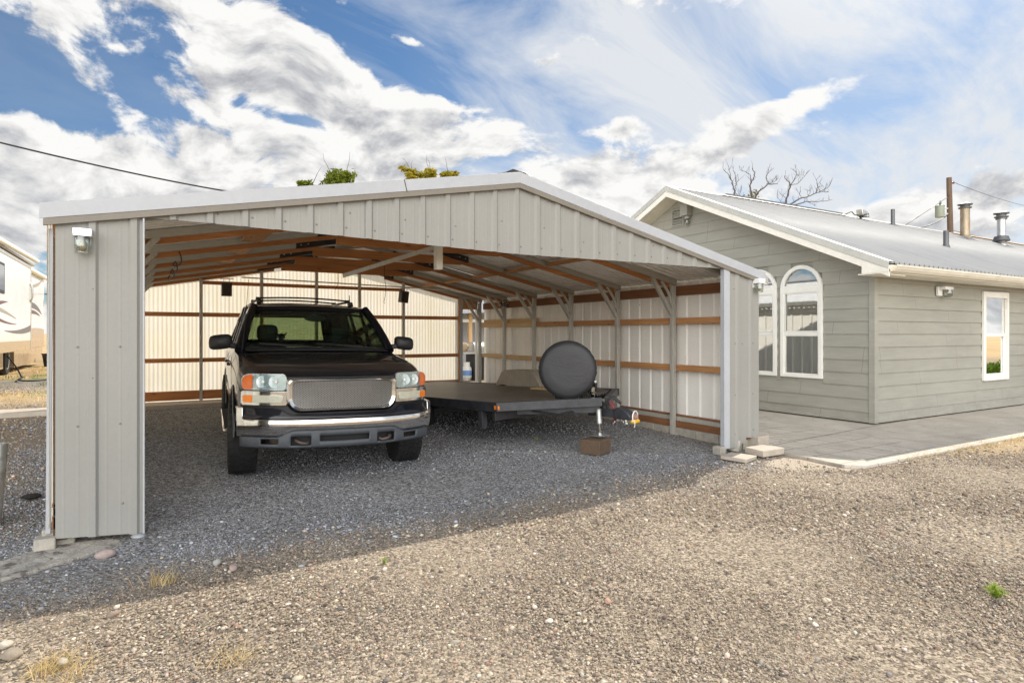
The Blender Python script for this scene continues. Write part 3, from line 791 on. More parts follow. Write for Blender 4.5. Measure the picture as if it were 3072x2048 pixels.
# rain gutter stub at the right eave
mb = MB(); mb.box(6.735, 6.83, YF-.02, YF+.0, rz(6.73)-.10, rz(6.73)-.02); mb.box(6.735,6.742,YF,YB,rz(6.73)-.10,rz(6.73)-.02); mb.box(6.823,6.83,YF,YB,rz(6.73)-.10,rz(6.73)-.02); mb.box(6.742,6.823,YF,YB,rz(6.73)-.10,rz(6.73)-.094)
cpart('gutter', mb, M['silver'], bevel=.002)
mb = MB(); mb.box(6.70, 6.90, YF+.10, YF+.20, 2.11, 2.19); cpart('downpipe_elbow', mb, M['trim'], bevel=.006)

# concrete strip at the foot of the back wall, running on past the left side
struct('concrete_strip', MB().box(-60, 5.93, 11.86, 12.44, -.2, .262), M['paver'], bevel=.01)

# jar lamps on the two front posts
def jar_lamp(x, y, z, label, s=1.0):
    th = thing('jar_lamp', label, 'outdoor lamp', (x,y,z), 'jar lamps on the carport front')
    mb = MB(); mb.box(-.055*s,.055*s,-.105*s,.0,.03*s,.088*s); mb.box(-.05*s,.05*s,.0,.012,-.02*s,.088*s)
    obj('collar', mb, M['lamp_white' if s > 1 else 'chrome_lamp'], th, bevel=.006)
    mb = MB(); prof = [(.046*s,.03*s)]
    for k in range(16):
        zz = .03-.105*k/15; rr = .050*s*(1 if k < 10 else 1-.10*(k-9)/6)
        prof.append((rr*(1+.035*math.sin(k*PI)) if k % 2 else rr*.955, zz*s))
    prof += [(.030*s,-.079*s),(.0005,-.081*s)]
    mb.lathe(prof, 20, Matrix.Translation((0,-.055*s,0))); obj('glass_jar', mb, M['glass_jar'], th, smooth=50)
    mb = MB(); mb.ball((0,-.055*s,-.02*s), .026*s, 12, 8, (1,1,1.35)); obj('bulb', mb, M['lens_grey'], th, smooth=80)
    return th
jar_lamp(-.366, YF-.015, 2.072, 'chrome collared jar lamp on the wide grey panel of the carport, left of its opening', 1.0)
jar_lamp(6.585, YF-.015, 2.045, 'jar lamp with white cap under the low roof corner of the carport beside the house', 1.02)

# loudspeakers hanging by the back wall
def speaker(x, z, rot, label):
    th = thing('loudspeaker', label, 'loudspeaker', (x, 12.12, z), 'loudspeakers under the carport roof'); th.rotation_euler = (.06, rot, rot*2)
    mb = MB(); mb.box(-.082,.082,-.06,.08,-.12,.12); obj('cabinet', mb, M['black_plastic'], th, bevel=.008)
    mb = MB(); mb.box(-.070,.070,-.070,-.0605,-.105,.105); obj('grille', mb, simple('brown_speaker_cloth', (.055,.04,.035), .9, 0, .25, 60), th, bevel=.004)
    mb = MB(); mb.tube([(-.05,0,.12),(-.05,0,.19),(.05,0,.19),(.05,0,.12)], .006, 6); mb.box(-.11,.11,-.02,.02,.185,.20); obj('bracket', mb, M['wood_pale'], th)
speaker(1.245, 2.24, 0, 'brown loudspeaker hanging straight before the pale panels above the parked vehicle')
speaker(4.58, 2.21, .10, 'tilted black loudspeaker hanging near the doorway end of the pale panels')
# loose cords from the roof
def cord(pts, label, r=.004):
    mb = MB(); mb.tube(pts, r, 6); single('cord', mb, M['wire'], label, 'cord', 'cords dangling from the carport roof', smooth=60)
cord([(3.30,9.6,2.62),(3.30,9.6,2.35),(3.32,9.6,2.2),(3.31,9.6,2.05),(3.29,9.6,1.96),(3.31,9.6,1.93)], 'longest black cord, dangling over the parked vehicle')
cord([(2.90,10.9,2.5),(2.905,10.9,2.33),(2.87,10.9,2.26),(2.85,10.9,2.22)], 'short curled black cord behind the longest one')
mb = MB(); P = []
for k in range(40):
    u = k/39; P.append((.30+.03*math.sin(u*19), 7.3+3*u, rz(.3)-.16-.10*abs(math.sin(u*PI*3))))
mb.tube(P, .007, 6); single('cable', mb, M['wire'], 'black cable looped in swags under the left roof slope', 'cable', smooth=60)
mb = MB(); P = []
for k in range(60):
    u = k/59; P.append((6.30+.07*math.cos(u*25), 10.9+.10*u+.12*math.sin(u*25), 2.12-.10*math.sin(u*PI)+.03*math.sin(u*40)))
mb.tube(P, .006, 6); single('cable', mb, M['wire'], 'tangled dark cable hung on the top of a rear wall brace', 'cable', smooth=60)
# ---------------------------------------------------------------- house
GX, SYH = 9.86, 5.49
HXE = 30.0; HY2 = 13.55; RIDY = 9.52
hs = thing('house', 'long grey house with lap siding, cream fascia and corrugated metal roof', 'house', (GX, SYH, 0))
def hpart(name, mb, mat, parent=None, **k):
    mb.v = [(p[0]-GX, p[1]-SYH, p[2]) for p in mb.v]
    return obj(name, mb, mat, parent or hs, **k)
def hz(y):                                   # roof sheet top over the front and rear slopes
    return 2.505+.449*(y-5.0) if y < RIDY else 2.505+.449*(2*RIDY-5.0-y)
m, t, b, oc, pos = newmat('grey_green_lap_siding_paint')
n1 = t.noise(t.mapping(pos, scale=(1.2,1.2,7)), 1.5, 5, .6); n2 = t.noise(pos, 46, 3, .6); n3 = t.noise(pos, .7, 3, .5)
grain = t.noise(t.mapping(pos, scale=(5,5,90)), 1.0, 4, .6)
base_c = (.315,.308,.267)
cc = t.mix(t.mr(t.math('ADD', t.math('MULTIPLY', n1, .5), t.math('MULTIPLY', n3, .5)), .35, .65), C(*[q*.88 for q in base_c]), C(*[q*1.09 for q in base_c]))
brd = t.math('FLOOR', t.math('DIVIDE', t.math('ADD', t.sep(pos)[2], .005), .2074))
tone = t.noise(t.comb(t.math('MULTIPLY', brd, 7.31), 0.0, 0.0), 1.0, 1)
cc = t.mix(1.0, cc, t.mix(tone, C(.93), C(1.07)), blend='MULTIPLY')
sp = t.vor(pos, 4.5); cc = t.mix(t.math('MULTIPLY', t.mr(sp, .02, .04, 1, 0), .6), cc, C(.22,.20,.17))
zz = t.sep(pos)[2]
splash = t.math('MULTIPLY', t.mr(zz, .02, .42, 1, 0), t.mr(t.noise(t.mapping(pos, scale=(2,2,5)), 2.2, 5, .7), .38, .72))
cc = t.mix(t.math('MULTIPLY', splash, .45), cc, C(.17,.145,.115))
along = t.math('ADD', t.sep(pos)[0], t.sep(pos)[1])
jn = t.math('ABSOLUTE', t.math('SUBTRACT', t.math('FRACT', t.math('ADD', t.math('DIVIDE', along, 2.44), t.math('MULTIPLY', tone, 9.7))), .5))
cc = t.mix(t.mr(jn, .0008, .0016, .75, 0), cc, C(.10,.095,.085))
nl = t.math('ABSOLUTE', t.math('SUBTRACT', t.math('FRACT', t.math('DIVIDE', along, .406)), .5)); nz_ = t.math('ABSOLUTE', t.math('SUBTRACT', t.math('FRACT', t.math('DIVIDE', t.math('ADD', zz, .005), .2074)), .14))
nail = t.math('MULTIPLY', t.mr(nl, .008, .014, 1, 0), t.mr(nz_, .015, .03, 1, 0))
cc = t.mix(t.math('MULTIPLY', nail, .35), cc, C(.17,.16,.14))
t.put(b.inputs['Base Color'], cc); b.inputs['Roughness'].default_value = .62
t.put(b.inputs['Normal'], t.bump(grain, .12, .004)); M['siding'] = m
EXPO = .2074
def lap_rows(zmax):
    z = -.005; r = []
    while z < zmax: r.append((max(z, .045), min(z+EXPO, zmax))); z += EXPO
    return r
def holes(a0, a1, hl):
    """split span a0..a1 by hole spans"""
    out = [(a0, a1)]
    for h0, h1 in hl:
        o2 = []
        for p, q in out:
            if h1 <= p or h0 >= q: o2.append((p, q))
            else:
                if p < h0: o2.append((p, h0))
                if h1 < q: o2.append((h1, q))
        out = o2
    return out
# windows on the gable wall: (centre y, half width)
WG = [(6.726, .400, .69, 2.245), (7.606, .400, .69, 2.245)]
WS = [(13.918, .515, .575, 2.24)]
mb = MB(); th_ = .016
for z0, z1 in lap_rows(4.40):
    zm = (z0+z1)/2
    ylo = SYH+.0
    # gable wall, normal -x
    ylim = lambda z: max(SYH, (z+.165-2.505)/.449+5.0)
    y0, y0t = ylim(z0), ylim(z1); y1 = 2*RIDY-y0
    if y1 - y0 > .05:
        hl = []
        for cyw, hw, zb, zt in WG:
            if zb < zm < zt: hl.append((cyw-hw, cyw+hw))
            elif zt <= zm < zt+hw:
                q = math.sqrt(max(0, hw*hw-(zm-zt)**2)); hl.append((cyw-q, cyw+q))
        for a, c_ in holes(y0, y1, hl):
            at_ = y0t if a == y0 else a; ct_ = 2*RIDY-y0t if c_ == y1 else c_; at_ = min(at_, RIDY) ; ct_ = max(ct_, RIDY) if c_ == y1 else ct_
            mb.add([(GX-.022,a,z0),(GX-.022,c_,z0),(GX-.004,ct_,z1),(GX-.004,at_,z1),(GX-.004,a,z0),(GX-.004,c_,z0)], [(0,3,2,1),(0,1,5,4)])
hpart('gable_wall', mb, M['siding'], fix=False)
mb = MB()
joint = random.Random(4)
for z0, z1 in lap_rows(2.42):
    zm = (z0+z1)/2; hl = [(cxw-hw, cxw+hw) for cxw, hw, zb, zt in WS if zb < zm < zt]
    for a, c_ in holes(GX+.0, HXE, hl):
        q = a
        while q < c_-1e-6:
            e = min(c_, q+joint.uniform(2.2,3.6)) if zm < 1.2 else min(c_, q+6)
            if c_-e < .4: e = c_
            mb.add([(q,SYH-.022,z0),(e-.004,SYH-.022,z0),(e-.004,SYH-.004,z1),(q,SYH-.004,z1),(q,SYH-.004,z0),(e-.004,SYH-.004,z0)], [(0,1,2,3),(0,4,5,1)]); q = e
hpart('side_wall', mb, M['siding'], fix=False)
# solid core behind the boards
def core(mb, boxes): 
    for bx in boxes: mb.box(*bx)
mb = MB()
for a, c_ in holes(SYH, 2*RIDY-SYH, [(w_[0]-w_[1], w_[0]+w_[1]) for w_ in WG]): mb.box(GX-.002, GX+.14, a, c_, .075, 2.42)
for cyw, hw, zb, zt in WG: mb.box(GX-.002, GX+.14, cyw-hw, cyw+hw, .075, zb)
g0 = 2.42
mb.prism([(SYH+.1,g0),(2*RIDY-SYH-.1,g0),(RIDY,hz(RIDY)-.17)], 'x', GX+.02, GX+.14)
for a, c_ in holes(GX+.14, HXE, [(w_[0]-w_[1], w_[0]+w_[1]) for w_ in WS]): mb.box(a, c_, SYH-.002, SYH+.14, .075, 2.42)
for cxw, hw, zb, zt in WS: mb.box(cxw-hw, cxw+hw, SYH-.002, SYH+.14, .075, zb); mb.box(cxw-hw, cxw+hw, SYH-.002, SYH+.14, zt, 2.42)
mb.box(GX+.14, HXE, 2*RIDY-SYH-.14, 2*RIDY-SYH, .075, 2.42); mb.box(HXE, HXE+.14, SYH, 2*RIDY-SYH, .075, 2.42)
hpart('wall_core', mb, M['siding'])
mb = MB(); mb.box(GX+.15, HXE-.01, SYH+.15, 2*RIDY-SYH-.15, .3, .34); hpart('room_floor', mb, M['interior'])
mb = MB(); mb.box(GX+1.5, GX+1.52, SYH+.15, 2*RIDY-SYH-.15, .3, 2.6); mb.box(GX+1.53, HXE-.5, SYH+1.6, SYH+1.62, .3, 2.6); hpart('inner_wall', mb, simple('dim_room_wall', (.10,.095,.085), .9))
mb = MB(); mb.box(GX-.032, GX+.075, SYH-.032, SYH-.0225, .04, 2.40); mb.box(GX-.032, GX-.0225, SYH-.0225, SYH+.06, .04, 2.40)
hpart('corner_board', mb, M['siding'], bevel=.002)
mb = MB(); mb.box(GX+.03, HXE, SYH+.02, SYH+.12, -.1, .07); mb.box(GX+.03, GX+.12, SYH+.12, 2*RIDY-SYH, -.1, .07); hpart('foundation', mb, M['dirt'])
# roof sheets (ribs run up the slope)
m, t, b, oc, pos = newmat('galvalume_house_roof')
n1 = t.noise(t.mapping(pos, scale=(6,.5,.5)), 1.3, 5, .6); n2 = t.noise(pos, .9, 4, .6)
t.put(b.inputs['Base Color'], t.mix(t.mr(t.math('ADD', t.math('MULTIPLY', n1,.5), t.math('MULTIPLY', n2,.5)), .35,.65), C(.30,.31,.32), C(.39,.395,.40)))
b.inputs['Specular IOR Level'].default_value = .25; t.put(b.inputs['Roughness'], t.mr(n2, .3, .7, .6, .75)); M['hroof'] = m
for ya, yb in ((5.0, RIDY), (2*RIDY-5.0, RIDY)):
    mb = MB(); prof = []; x = 9.41
    while x < HXE+.4:
        prof += [(x,0),(x+.20,0),(x+.214,.020),(x+.232,.020),(x+.246,0)] if False else [(x,0),(x+.080,0),(x+.095,.030),(x+.118,.030),(x+.133,0)]; x += .142
    mb.grid([[(a, ya, hz(ya)-.02+h), (a, yb, hz(yb)-.02+h)] for a, h in prof])
    hpart('roof_panel', mb, M['hroof'], solid=.002, smooth=15)
mb = MB()
def hslope(mb, x0, x1, ya, yb, d0, d1):
    vs = [(x, y, hz(y)-d) for x in (x0, x1) for y in (ya, yb) for d in (d0, d1)]
    mb.add(vs, [(0,1,3,2),(4,6,7,5),(0,4,5,1),(2,3,7,6),(0,2,6,4),(1,5,7,3)])
for ya, yb in ((5.0, RIDY), (2*RIDY-5.0, RIDY)):
    mb = MB(); hslope(mb, 9.375, 9.40, ya, yb, .10, .215); rb = hpart('rake_board', mb, M['cream'], bevel=.003)
    mb = MB(); hslope(mb, 9.362, 9.372, ya-.0, yb, -.012, .099); hslope(mb, 9.372, 9.50, ya, yb, -.014, -.008); hpart('rake_flashing', mb, M['soffit_l'] if 'soffit_l' in M else simple('rake_flashing_metal', (.55,.545,.50), .4, .2, .08, 4), rb, bevel=.002)
    mb = MB(); hslope(mb, 9.40, GX-.02, ya, yb, .175, .19); hpart('soffit', mb, simple('ribbed_cream_soffit', (.60,.56,.46), .6, 0, .08, 4, stretch=(1,1,1)))
# boxed eave end and eave soffit
mb = MB(); mb.prism([(5.0,2.49-.13),(5.40,2.36),(5.40,2.505),(5.0,2.42)], 'x', 9.368, 9.376); mb.box(9.376, HXE+.4, 5.02, SYH-.03, 2.345, 2.360); hpart('eave_box', mb, M['cream'], bevel=.002)
mb = MB(); mb.box(9.376, HXE+.4, 5.0, 5.02, 2.36, 2.46); hpart('eave_fascia', mb, M['cream'])
# gutter: K profile
mb = MB(); pr = [(4.998,2.465),(4.998,2.362),(4.95,2.362),(4.915,2.40),(4.905,2.425),(4.895,2.43),(4.895,2.462),(4.903,2.462),(4.903,2.436),(4.913,2.432),(4.923,2.403),(4.953,2.368),(4.990,2.368),(4.990,2.465)]
mb.prism(pr, 'x', 9.40, HXE+.4); gt = hpart('gutter', mb, M['gutter'])
mb = MB()
for x in (12.75, 17.5, 22): mb.prism([(4.999,2.468),(4.999,2.358),(4.948,2.358),(4.911,2.40),(4.891,2.425),(4.891,2.466)], 'x', x, x+.05)
hpart('gutter_joint', mb, M['gutter'], gt)
mb = MB(); hslope(mb, 11.0, 15.7, RIDY-.12, RIDY+.0, -.035, -.028); mb.box(11.2,15.6,RIDY-.04,RIDY+.05,hz(RIDY)+.02,hz(RIDY)+.055); hslope(mb, 9.40, 30, RIDY-.10, RIDY, -.018,-.012); hpart('ridge_cap', mb, simple('grey_ridge_metal', (.20,.21,.215), .45, .4, .2, 6))
mb = MB(); hslope(mb, 21.3, 30, RIDY-.16, RIDY, -.044, -.036); hpart('ridge_flashing', mb, simple('rust_tan_flashing', (.40,.25,.13), .7, 0, .3, 5))
# louvre vent, box and lamp in the gable
vy0, vy1, vz0, vz1 = 9.45, 9.80, 3.76, 4.13
mb = MB(); mb.box(GX-.05, GX-.022, vy0, vy1, vz0, vz0+.03); mb.box(GX-.05, GX-.022, vy0, vy1, vz1-.03, vz1); mb.box(GX-.05, GX-.022, vy0, vy0+.03, vz0+.03, vz1-.03); mb.box(GX-.05, GX-.022, vy1-.03, vy1, vz0+.03, vz1-.03)
vt = hpart('vent', mb, M['siding'])
mb = MB()
for k in range(5):
    z = vz0+.05+k*.06; mb.add([(GX-.048,vy0+.03,z),(GX-.048,vy1-.03,z),(GX-.010,vy1-.03,z+.045),(GX-.010,vy0+.03,z+.045)], [(0,1,2,3)])
hpart('louvre', mb, M['siding'], vt, solid=.006)
mb = MB(); mb.box(GX-.008,GX-.004,vy0+.03,vy1-.03,vz0+.03,vz1-.03); hpart('vent_screen', mb, M['black_plastic'], vt)
mb = MB(); mb.tube([(GX-.10,10.0,4.24),(GX-.10,11.0,3.79)], .016, 8); hpart('conduit', mb, M['silver'], smooth=60)
# flues and vent pipes on the roof
def pipe(x, y, z0, z1, r, mat, cap=None, flare=.0, lean=0.0):
    prof = [(0,0),(r*1.5,0),(r*1.35,.05),(r*1.05,.10),(r,.12),(r,z1-z0)]
    mb = MB(); mb.lathe(prof, 18, Matrix.Translation((x,y,z0)) @ Matrix.Rotation(lean,4,'Y')); return hpart('vent_pipe' if not cap else 'flue_pipe', mb, mat, smooth=40)
rusty = simple('rust_streaked_flue', (.36,.30,.22), .5, .5, .35, 3, spots=(4,.55,(.45,.24,.06)), stretch=(3,3,.6))
steelp = simple('sooty_steel_pipe', (.14,.145,.15), .5, .4, .2, 6)
pipe(17.63, 9.30, hz(9.30)-.05, 4.86, .05, steelp)
pipe(15.45, 7.0, hz(7.0)-.05, 3.76, .055, steelp)
f1 = pipe(21.45, 9.2, hz(9.2)-.06, 5.32, .125, rusty, True)
mb = MB(); mb.lathe([(.0,0),(.17,0),(.175,.03),(.125,.045),(.125,.09),(.19,.10),(.20,.125),(.10,.16),(0,.17)], 18, Matrix.Translation((21.45,9.2,5.26))); hpart('flue_cap', mb, steelp, f1, smooth=30)
f2 = pipe(23.08, 8.9, hz(8.9)-.06, 5.10, .115, M['silver'], True)
mb = MB(); mb.lathe([(.0,0),(.15,0),(.15,.05),(.185,.06),(.19,.09),(.13,.10),(.13,.16),(.205,.17),(.21,.20),(.1,.24),(0,.245)], 18, Matrix.Translation((23.08,8.9,5.03))); mb.lathe([(.115,0),(.21,0),(.23,.03),(.18,.16),(.115,.18)], 18, Matrix.Translation((23.08,8.9,4.34)), close=True); hpart('flue_cap', mb, steelp, f2, smooth=30)
fl = thing('roof_floodlight', 'grey floodlight lying on the house ridge with a coil of cable', 'floodlight', (16.3, 9.42, hz(9.42)+.03))
mb = MB(); mb.prism([(-.10,.03),(.10,.0),(.13,.16),(-.13,.20)], 'y', -.12, .05); obj('housing', mb, M['silver'], fl, bevel=.01)
mb = MB(); mb.tube([(-.7,0,.02),(-.55,-.05,.09),(-.4,0,.12),(-.28,.0,.05),(-.1,-.14,.03),(.1,-.15,.10),(.16,-.13,.02),(.0,-.14,.0)], .012, 6); obj('cable', mb, M['wire'], fl, smooth=60)

# windows
bl_m = simple('white_blind_slat', (.62,.615,.60), .6, 0, .04, 9)
def arched_window(cy, hw, zb, zs):
    """single-hung window with a half-round light above, on the gable wall"""
    fr_t = .068; x0, x1 = GX-.052, GX-.012
    def arc(r, n=24): return [(cy-r*math.cos(PI*k/n), zs+r*math.sin(PI*k/n)) for k in range(n+1)]
    mb = MB()
    out = arc(hw); inn = arc(hw-fr_t)
    for a, bq, c_, d in zip(out, out[1:], inn[1:], inn): mb.prism([a, bq, c_, d], 'x', x0, x1)
    mb.prism([(cy-hw,zb),(cy-hw+fr_t,zb),(cy-hw+fr_t,zs),(cy-hw,zs)], 'x', x0, x1); mb.prism([(cy+hw-fr_t,zb),(cy+hw,zb),(cy+hw,zs),(cy+hw-fr_t,zs)], 'x', x0, x1)
    mb.prism([(cy-hw+fr_t,zb),(cy+hw-fr_t,zb),(cy+hw-fr_t,zb+.055),(cy-hw+fr_t,zb+.055)], 'x', x0, x1)
    mb.prism([(cy-hw+fr_t,zs-.075),(cy+hw-fr_t,zs-.075),(cy+hw-fr_t,zs+.048),(cy-hw+fr_t,zs+.048)], 'x', x0, x1)
    f = hpart('window', mb, M['white_plastic'], bevel=.004)
    zm = (zb+zs)/2-.012
    mb = MB(); mb.box(GX-.036, GX+.0, cy-hw+fr_t, cy+hw-fr_t, zm-.025, zm+.025)
    for z0, z1, xx in ((zb+.055, zm-.025, .0), (zm+.025, zs-.075, -.012)):
        mb.box(GX-.028+xx, GX-.006+xx, cy-hw+fr_t, cy-hw+fr_t+.022, z0, z1); mb.box(GX-.028+xx, GX-.006+xx, cy+hw-fr_t-.022, cy+hw-fr_t, z0, z1)
        mb.box(GX-.028+xx, GX-.006+xx, cy-hw+fr_t+.022, cy+hw-fr_t-.022, z0, z0+.02); mb.box(GX-.028+xx, GX-.006+xx, cy-hw+fr_t+.022, cy+hw-fr_t-.022, z1-.02, z1)
    hpart('sash', mb, M['white_plastic'], f, bevel=.002)
    mb = MB(); mb.box(GX-.010, GX-.006, cy-hw+fr_t, cy+hw-fr_t, zb+.05, zs-.07); hpart('pane', mb, M['glass_house'], f)
    mb = MB(); pp = arc(hw-fr_t+.01); pp = [p for p in pp if p[1] > zs+.04]; mb.prism(pp, 'x', GX-.010, GX-.006); hpart('pane', mb, M['glass_house'], f)
    mb = MB(); z = zb+.06
    while z < zs-.08:
        mb.add([(GX+.030,cy-hw+.075,z),(GX+.030,cy+hw-.075,z),(GX+.050,cy+hw-.075,z+.018),(GX+.050,cy-hw+.075,z+.018)], [(0,1,2,3)]); z += .0265
    for q in (-.17, 0, .17): mb.box(GX+.026, GX+.029, cy+q-.004, cy+q+.004, zb+.06, zs-.08)
    hpart('blind', mb, bl_m, f, fix=False)
for w_ in WG: arched_window(*w_)
cxw, hw, zb, zt = WS[0]
mb = MB(); y0, y1 = SYH-.055, SYH-.012; ft = .085
mb.box(cxw-hw,cxw-hw+ft,y0,y1,zb,zt); mb.box(cxw+hw-ft,cxw+hw,y0,y1,zb,zt); mb.box(cxw-hw+ft,cxw+hw-ft,y0,y1,zb,zb+.10); mb.box(cxw-hw+ft,cxw+hw-ft,y0,y1,zt-.11,zt); mb.box(cxw-hw+ft,cxw+hw-ft,y0+.012,y1,1.395,1.455)
f = hpart('window', mb, M['white_plastic'], bevel=.004)
mb = MB(); mb.box(cxw+hw-ft-.10, cxw+hw-ft, y0+.02, y1, zb+.10, 1.395); mb.box(cxw-hw+ft, cxw-hw+ft+.02, y0+.02, y1, zb+.10, 1.395); mb.box(cxw-hw+ft+.02, cxw+hw-ft-.10, y0+.02, y1, zb+.10, zb+.125); hpart('sash', mb, M['white_plastic'], f, bevel=.003)
mb = MB(); mb.box(cxw-hw+ft, cxw+hw-ft, SYH-.010, SYH-.006, zb+.09, zt-.10); hpart('pane', mb, glassy('mirrored_window_glass', (.35,.38,.36), .5, .003, .80), f)

# wall lamps on the house
bx = thing('junction_box', 'grey painted box beside the louvre vent in the house gable', 'electrical box', (GX-.02, 9.33, 4.03))
mb = MB(); mb.box(-.16, -.003, -.10, .10, -.11, .15); obj('cover', mb, M['siding'], bx, bevel=.008)
gl = thing('jar_lamp', 'jar lamp hanging below the grey box in the house gable', 'outdoor lamp', (GX-.10, 9.30, 3.91))
mb = MB(); mb.lathe([(0,0),(.055,0),(.055,-.05),(.05,-.06),(0,-.06)], 16); mb.box(0,.10,-.02,.02,-.02,.01); obj('collar', mb, M['siding'], gl, smooth=40)
mb = MB(); mb.lathe([(.05,-.06),(.065,-.08),(.065,-.15),(.045,-.18),(0,-.185)], 16); obj('glass_jar', mb, M['glass_jar'], gl, smooth=50)
fw = thing('wall_lamp', 'white lamp with round glass under the eave of the house side wall', 'outdoor lamp', (11.86, SYH-.025, 2.16))
mb = MB(); mb.box(-.16,-.02,-.05,.0,-.06,.10); mb.box(-.13,.14,-.15,-.05,.045,.10); obj('bracket', mb, M['lamp_white'], fw, bevel=.012)
mb = MB(); mb.lathe([(0,.05),(.07,.05),(.07,.03),(.075,.01),(.075,-.05),(.05,-.085),(0,-.09)], 18, Matrix.Translation((.05,-.10,0))); obj('glass_jar', mb, M['glass_jar'], fw, smooth=40)

# concrete walk round the house
m, t, b, oc, pos = newmat('concrete_walk')
n1 = t.noise(pos, 1.6, 5, .65); n2 = t.noise(pos, 60, 3, .6)
px_, py_, pz_ = t.sep(pos)
def lines(c, step, w_, off=0.0):
    q = t.math('FRACT', t.math('DIVIDE', t.math('ADD', c, off), step)); return t.math('MAXIMUM', t.mr(q, 0, w_/step, 1, 0), t.mr(q, 1-w_/step, 1, 0, 1))
wy = t.math('ADD', py_, t.math('MULTIPLY', t.math('SUBTRACT', n1, .5), .02))
grid_ = t.math('MULTIPLY', t.math('MAXIMUM', lines(px_, .41, .014), lines(wy, .41, .014, .08)), t.mr(px_, 8.55, 8.6, 1, 0))
slab = t.math('MAXIMUM', lines(px_, 2.3, .016, .35), t.mr(t.math('ABSOLUTE', t.math('SUBTRACT', wy, t.math('ADD', 5.42, t.math('MULTIPLY', t.math('SUBTRACT', px_, 9.8), .10)))), .008, .016, 1, 0))
ln = t.math('MAXIMUM', grid_, t.math('MULTIPLY', slab, .9))
cc = t.mix(t.mr(n1, .35, .65), C(.47,.425,.365), C(.60,.55,.48)); cc = t.mix(t.math('MULTIPLY', ln, t.mr(t.noise(pos, 3, 3), .3, .6, .35, 1)), cc, C(.10,.085,.07))
cc = t.mix(t.mr(n2, .4, .6, 0, .25), cc, C(.30,.26,.21))
stn = t.noise(pos, 2.7, 6, .72)
cc = t.mix(t.mr(stn, .52, .70, 0, .35), cc, C(.22,.19,.155))
ck = t.vor(t.vmath('ADD', pos, t.vmath('SCALE', t.noise(pos, 3, 4, .6, 0, out='Color'), .35)), .8, feature='DISTANCE_TO_EDGE')
cc = t.mix(t.mr(ck, .002, .005, .35, 0), cc, C(.10,.085,.07))
t.put(b.inputs['Base Color'], cc); b.inputs['Roughness'].default_value = .93
t.put(b.inputs['Normal'], t.bump(t.math('SUBTRACT', t.math('MULTIPLY', n2, .25), ln), .5, .006)); M['walk'] = m
mb = MB(); mb.prism([(6.62,4.62),(6.55,3.99),(6.72,3.83),(7.6,3.83),(30.4,3.85),(30.4,5.50),(9.9,5.50),(9.9,14),(6.70,14),(6.70,4.9)], 'z', -.12, .022)
struct('concrete_walk', mb, M['walk'], bevel=.008)
# bare concrete spill at the left post
mb = MB(); P = [(-1.00,4.72),(-.86,4.62),(-.74,4.66),(-.60,4.72),(-.50,4.80),(-.38,4.86),(-.26,4.98),(-.14,5.06),(-.16,5.16),(-.36,5.24),(-.56,5.26),(-.70,5.12),(-.84,4.98),(-.92,4.90),(-1.04,4.84)]
mb.prism(P, 'z', -.12, .012); struct('concrete_apron', mb, simple('cracked_old_concrete', (.36,.335,.295), .95, 0, .35, 7, spots=(9,.56,(.14,.125,.11)), bump=(26,.9,.02)), bevel=.01)

# pavers and blocks at the right post
def slab(name, c, sx, sy, sz, rz_, tilt, mat, label, cat, z=0.0, bev=.008):
    mb = MB(); mb.box(-sx/2,sx/2,-sy/2,sy/2,0,sz)
    o = single(name, mb, mat, label, cat, bevel=bev); o.location = (c[0],c[1],z); o.rotation_euler = (tilt[0],tilt[1],rz_); return o
slab('paving_slab', (5.90,4.83), .33, .30, .045, .32, (0.02,.02), M['paver'], 'square paving slab half in shade before the corner trim post', 'paving slab')
slab('paving_slab', (6.36,4.83), .36, .27, .075, -.05, (.02,-.02), M['paver'], 'thicker sunlit paving slab beside the half shaded one', 'paving slab', .02)
slab('concrete_block', (6.66,5.22), .22, .30, .17, .05, (0,0), M['paver'], 'tan block wedged under the outer edge of the grey front sheet', 'concrete block')
slab('concrete_block', (6.28,5.20), .15, .13, .14, .5, (.1,.1), M['block'], 'small tilted grey block under the sheet behind the paving slabs', 'concrete block')
slab('concrete_block', (5.93,5.14), .10, .12, .10, .1, (0,0), M['block'], 'smallest dark block inside the opening beside the white corner trim', 'concrete block')

# leaning steel pipe at the left
mb = MB(); prof = [(.048,0),(.048,.66),(.043,.66),(.043,.0)]
mb.lathe(prof, 20, close=True); o = single('steel_pipe', mb, M['galv'], 'grey steel pipe stub leaning in the gravel left of the carport', 'steel pipe', smooth=40)
o.location = (-.985, 5.96, -.03); o.rotation_euler = (0, R(4), 0)
mb = MB(); mb.ball((0,0,0), .075, 12, 8, (1.0,.8,.28)); o = single('rag', mb, simple('burnt_black_rag', (.02,.018,.016), .95, 0, .3, 30, bump=(40,.8,.01)), 'crumpled black rag in the gravel behind the leaning steel pipe', 'rag'); o.location = (-.84, 6.62, .07)
